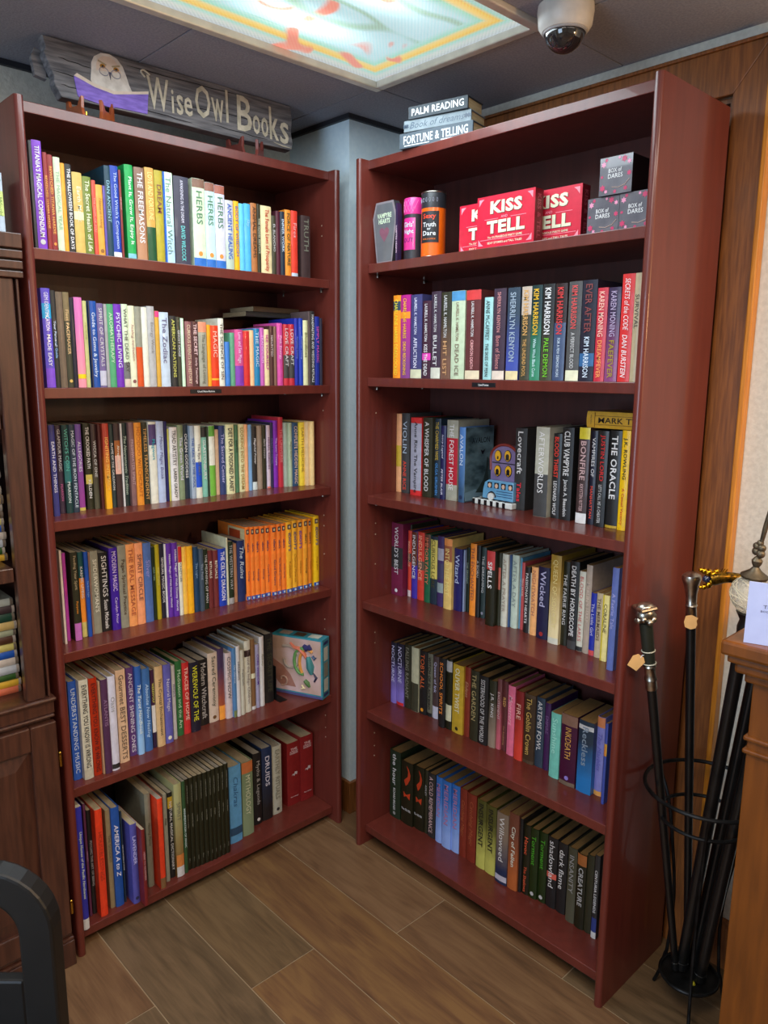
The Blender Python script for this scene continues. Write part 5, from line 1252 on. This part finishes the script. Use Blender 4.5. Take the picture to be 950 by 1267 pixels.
hd.tube([(-0.019, -0.016, L1+0.172), (0.019, -0.016, L1+0.173)], 0.0050, 8).tube([(-0.019, 0.016, L1+0.172), (0.019, 0.016, L1+0.173)], 0.0050, 8).tube([(-0.018, -0.018, L1+0.172), (-0.018, 0.018, L1+0.172)], 0.0050, 8).tube([(0.018, -0.018, L1+0.172), (0.018, 0.018, L1+0.172)], 0.0050, 8)
hd.ball((0, 0, L1+0.174), 0.018, 7, (1.1, 1.1, .6)); hd.build('sculpted_face', chrome, t, smooth=True)
for z in (L1+0.040, L1+0.070): MB().tube([(0.0145*math.cos(a), 0.0145*math.sin(a), z) for a in [k*PI/8 for k in range(16)]], 0.0014, 6, closed=True).build('band', paper('bba'), t, smooth=True)
tagm = mat('tan_card_tag', 'd9a868', 0.7)
tg = MB().prism([(-0.013, -0.036), (0.010, -0.036), (0.014, -0.008), (0.006, 0), (-0.008, 0), (-0.015, -0.010)], -0.0006, 0.0006, axis=1).build('price_tag', tagm, t); wput(tg, t, 0.893, -1.067, 0.922, -1.15, 0.5)
sg = MB().tube([(0.008, 0.002, 0.004), (0.001, 0, 0.001), (-0.001, -0.001, -0.004)], 0.001, 5).build('tag_string', paper('ddd'), t); wput(sg, t, 0.893, -1.067, 0.922, -1.15)
# knob cane
t, L2 = cane('black cane with a flared silver knob and a scrap of tan tag', (1.062, -1.160, zb), (1.008, -1.121, 1.00))
MB().lathe([(0.0115, L2-0.004), (0.0125, L2+0.002), (0.0118, L2+0.026), (0.014, L2+0.029), (0.0118, L2+0.033), (0.0125, L2+0.055), (0.018, L2+0.082), (0.0215, L2+0.092), (0.020, L2+0.100), (0.011, L2+0.106), (0.0001, L2+0.108)], 24).build('silver_knob', chrome, t, smooth=True)
MB().prism([(-0.012, -0.03), (0, -0.034), (0.01, -0.03), (0.013, -0.022), (0.011, -0.012), (0.014, -0.006), (0.0, 0.0), (-0.012, -0.004), (-0.015, -0.018)], -0.0006, 0.0006, axis=1).build('tag_scrap', tagm, t); wput(t.children[-1], t, 0.990, -1.130, 1.012, -1.15)
# leaning canes
gold = mat('gold_metal', 'e8b52c', 0.2, metal=1.0, col2='9a6c12', scale=80)
t, L3 = cane('black cane topped by a crackled glass globe with bronze finial', (1.035, -1.158, zb), (0.985, -1.248, 1.016), 0.0135, 0.0150)
MB().lathe([(0.0152, L3-0.01), (0.016, L3), (0.013, L3+0.015), (0.020, L3+0.028), (0.023, L3+0.033), (0.0001, L3+0.034)], 20).build('cup', blkr, t, smooth=True)
gl = bpy.data.materials.new('crackled_glass'); gl.use_nodes = True; g_ = gl.node_tree; b_ = g_.nodes['Principled BSDF']
b_.inputs['Base Color'].default_value = (0.92, 0.88, 0.76, 1); b_.inputs['Transmission Weight'].default_value = 0.75; b_.inputs['Roughness'].default_value = 0.18; b_.inputs['IOR'].default_value = 1.3
vo = g_.nodes.new('ShaderNodeTexVoronoi'); vo.feature = 'DISTANCE_TO_EDGE'; vo.inputs['Scale'].default_value = 110; tc_ = g_.nodes.new('ShaderNodeTexCoord'); bp = g_.nodes.new('ShaderNodeBump'); bp.inputs['Distance'].default_value = 0.004
g_.links.new(tc_.outputs['Object'], vo.inputs['Vector']); g_.links.new(vo.outputs['Distance'], bp.inputs['Height']); g_.links.new(bp.outputs[0], b_.inputs['Normal'])
MB().ball((0, 0, L3+0.074), 0.0415, 14).build('glass_globe', gl, t, smooth=True)
wl = MB()
for k in range(9):
    q = Matrix.Rotation(k*0.7, 3, 'Z') @ Matrix.Rotation(k*0.45, 3, 'X'); rr_ = 0.0421
    wl.tube([tuple(q @ Vector((rr_*math.cos(a), rr_*math.sin(a), 0))+Vector((0, 0, L3+0.074))) for a in [j*PI/12 for j in range(24)]], 0.0005, 4, closed=True)
wl.build('crackle_line', mat('pale_crackle', 'e2d9bc', 0.3), t)
bz = mat('aged_bronze', '6e6452', 0.45, metal=0.7, col2='4e473a', scale=60)
MB().lathe([(0.026, L3+0.112), (0.0275, L3+0.117), (0.020, L3+0.122), (0.012, L3+0.128), (0.006, L3+0.136), (0.010, L3+0.144), (0.011, L3+0.150), (0.005, L3+0.158), (0.0001, L3+0.158)], 20).build('bronze_base', bz, t, smooth=True)
fb = MB()
for c_, r_ in (((0, -.006, .166), .009), ((0, .007, .168), .009), ((.002, -.004, .178), .0085), ((-.002, .006, .180), .008), ((0, 0, .188), .007)): fb.ball((c_[0], c_[1], L3+c_[2]), r_, 7)
fb.tube([(0, -0.002, L3+0.188), (0, -0.006, L3+0.225), (0, -0.010, L3+0.262)], [0.004, 0.0055, 0.0045], 10).build('bronze_finial', bz, t, smooth=True)
t, L4 = cane('black cane with a golden dragon head handle behind the glass globe', (1.072, -1.172, zb), (1.055, -1.268, 1.040), 0.0135, 0.0150)
iv = t.rotation_quaternion.to_matrix().to_4x4(); iv.translation = t.location; iv = iv.inverted()
hp = Vector((0.985, -1.165, 1.104)); np_ = Vector((1.03, -1.215, 1.105)); tp = Vector((1.055, -1.268, 1.045))
loc_ = [iv @ q for q in (tp, tp*0.5+np_*0.5+Vector((0, 0, .02)), np_, np_*0.5+hp*0.5+Vector((0, 0, .004)), hp)]
MB().tube(bez([tuple(q) for q in loc_], 14), [0.012]*8+[0.012, .012, .012, .013, .015, .016, .014], 10).build('handle_neck', mat('dark_gold_scales', '9a7420', 0.3, metal=.9, col2='2e220e', scale=120), t, smooth=True)
dh = MB(); dm_ = iv
def dpt(a, b, c_): a, b, c_ = a*0.95, b*0.95, c_*0.95; return tuple(dm_ @ (hp+Vector((-0.55*a-0.2*b, 0.75*a-0.2*b, c_))))
for a, b, c_, r_ in ((0.004, 0, .014, .009), (.014, 0, .018, .007), (.022, 0, .020, .005), (.002, 0, -.014, .008), (.012, 0, -.020, .006), (.020, 0, -.021, .004), (-.006, 0, .010, .009), (-.006, 0, -.006, .009), (-.014, 0, .018, .006), (-.016, 0, .004, .007)): dh.ball(dpt(a, b, c_), r_*1.05, 6)
for k in range(5): dh.tube([dpt(-.008-.006*k, 0, .012), dpt(-.016-.006*k, 0, .026)], [0.003, .0006], 5)
dh.build('dragon_head', gold, t, smooth=True)
MB().ball(dpt(0.008, .006, 0.0), 0.009, 8).build('blue_gem', mat('dark_blue_gem', '1a2340', 0.1, coat=1), t, smooth=True)
t, L5 = cane('plain black cane leaning furthest right, behind the honey brown cabinet', (1.030, -1.205, zb), (1.000, -1.310, 0.99), 0.0135, 0.0150)
MB().ball((0, 0, L5+0.012), 0.018, 8).build('round_knob', blkr, t, smooth=True)
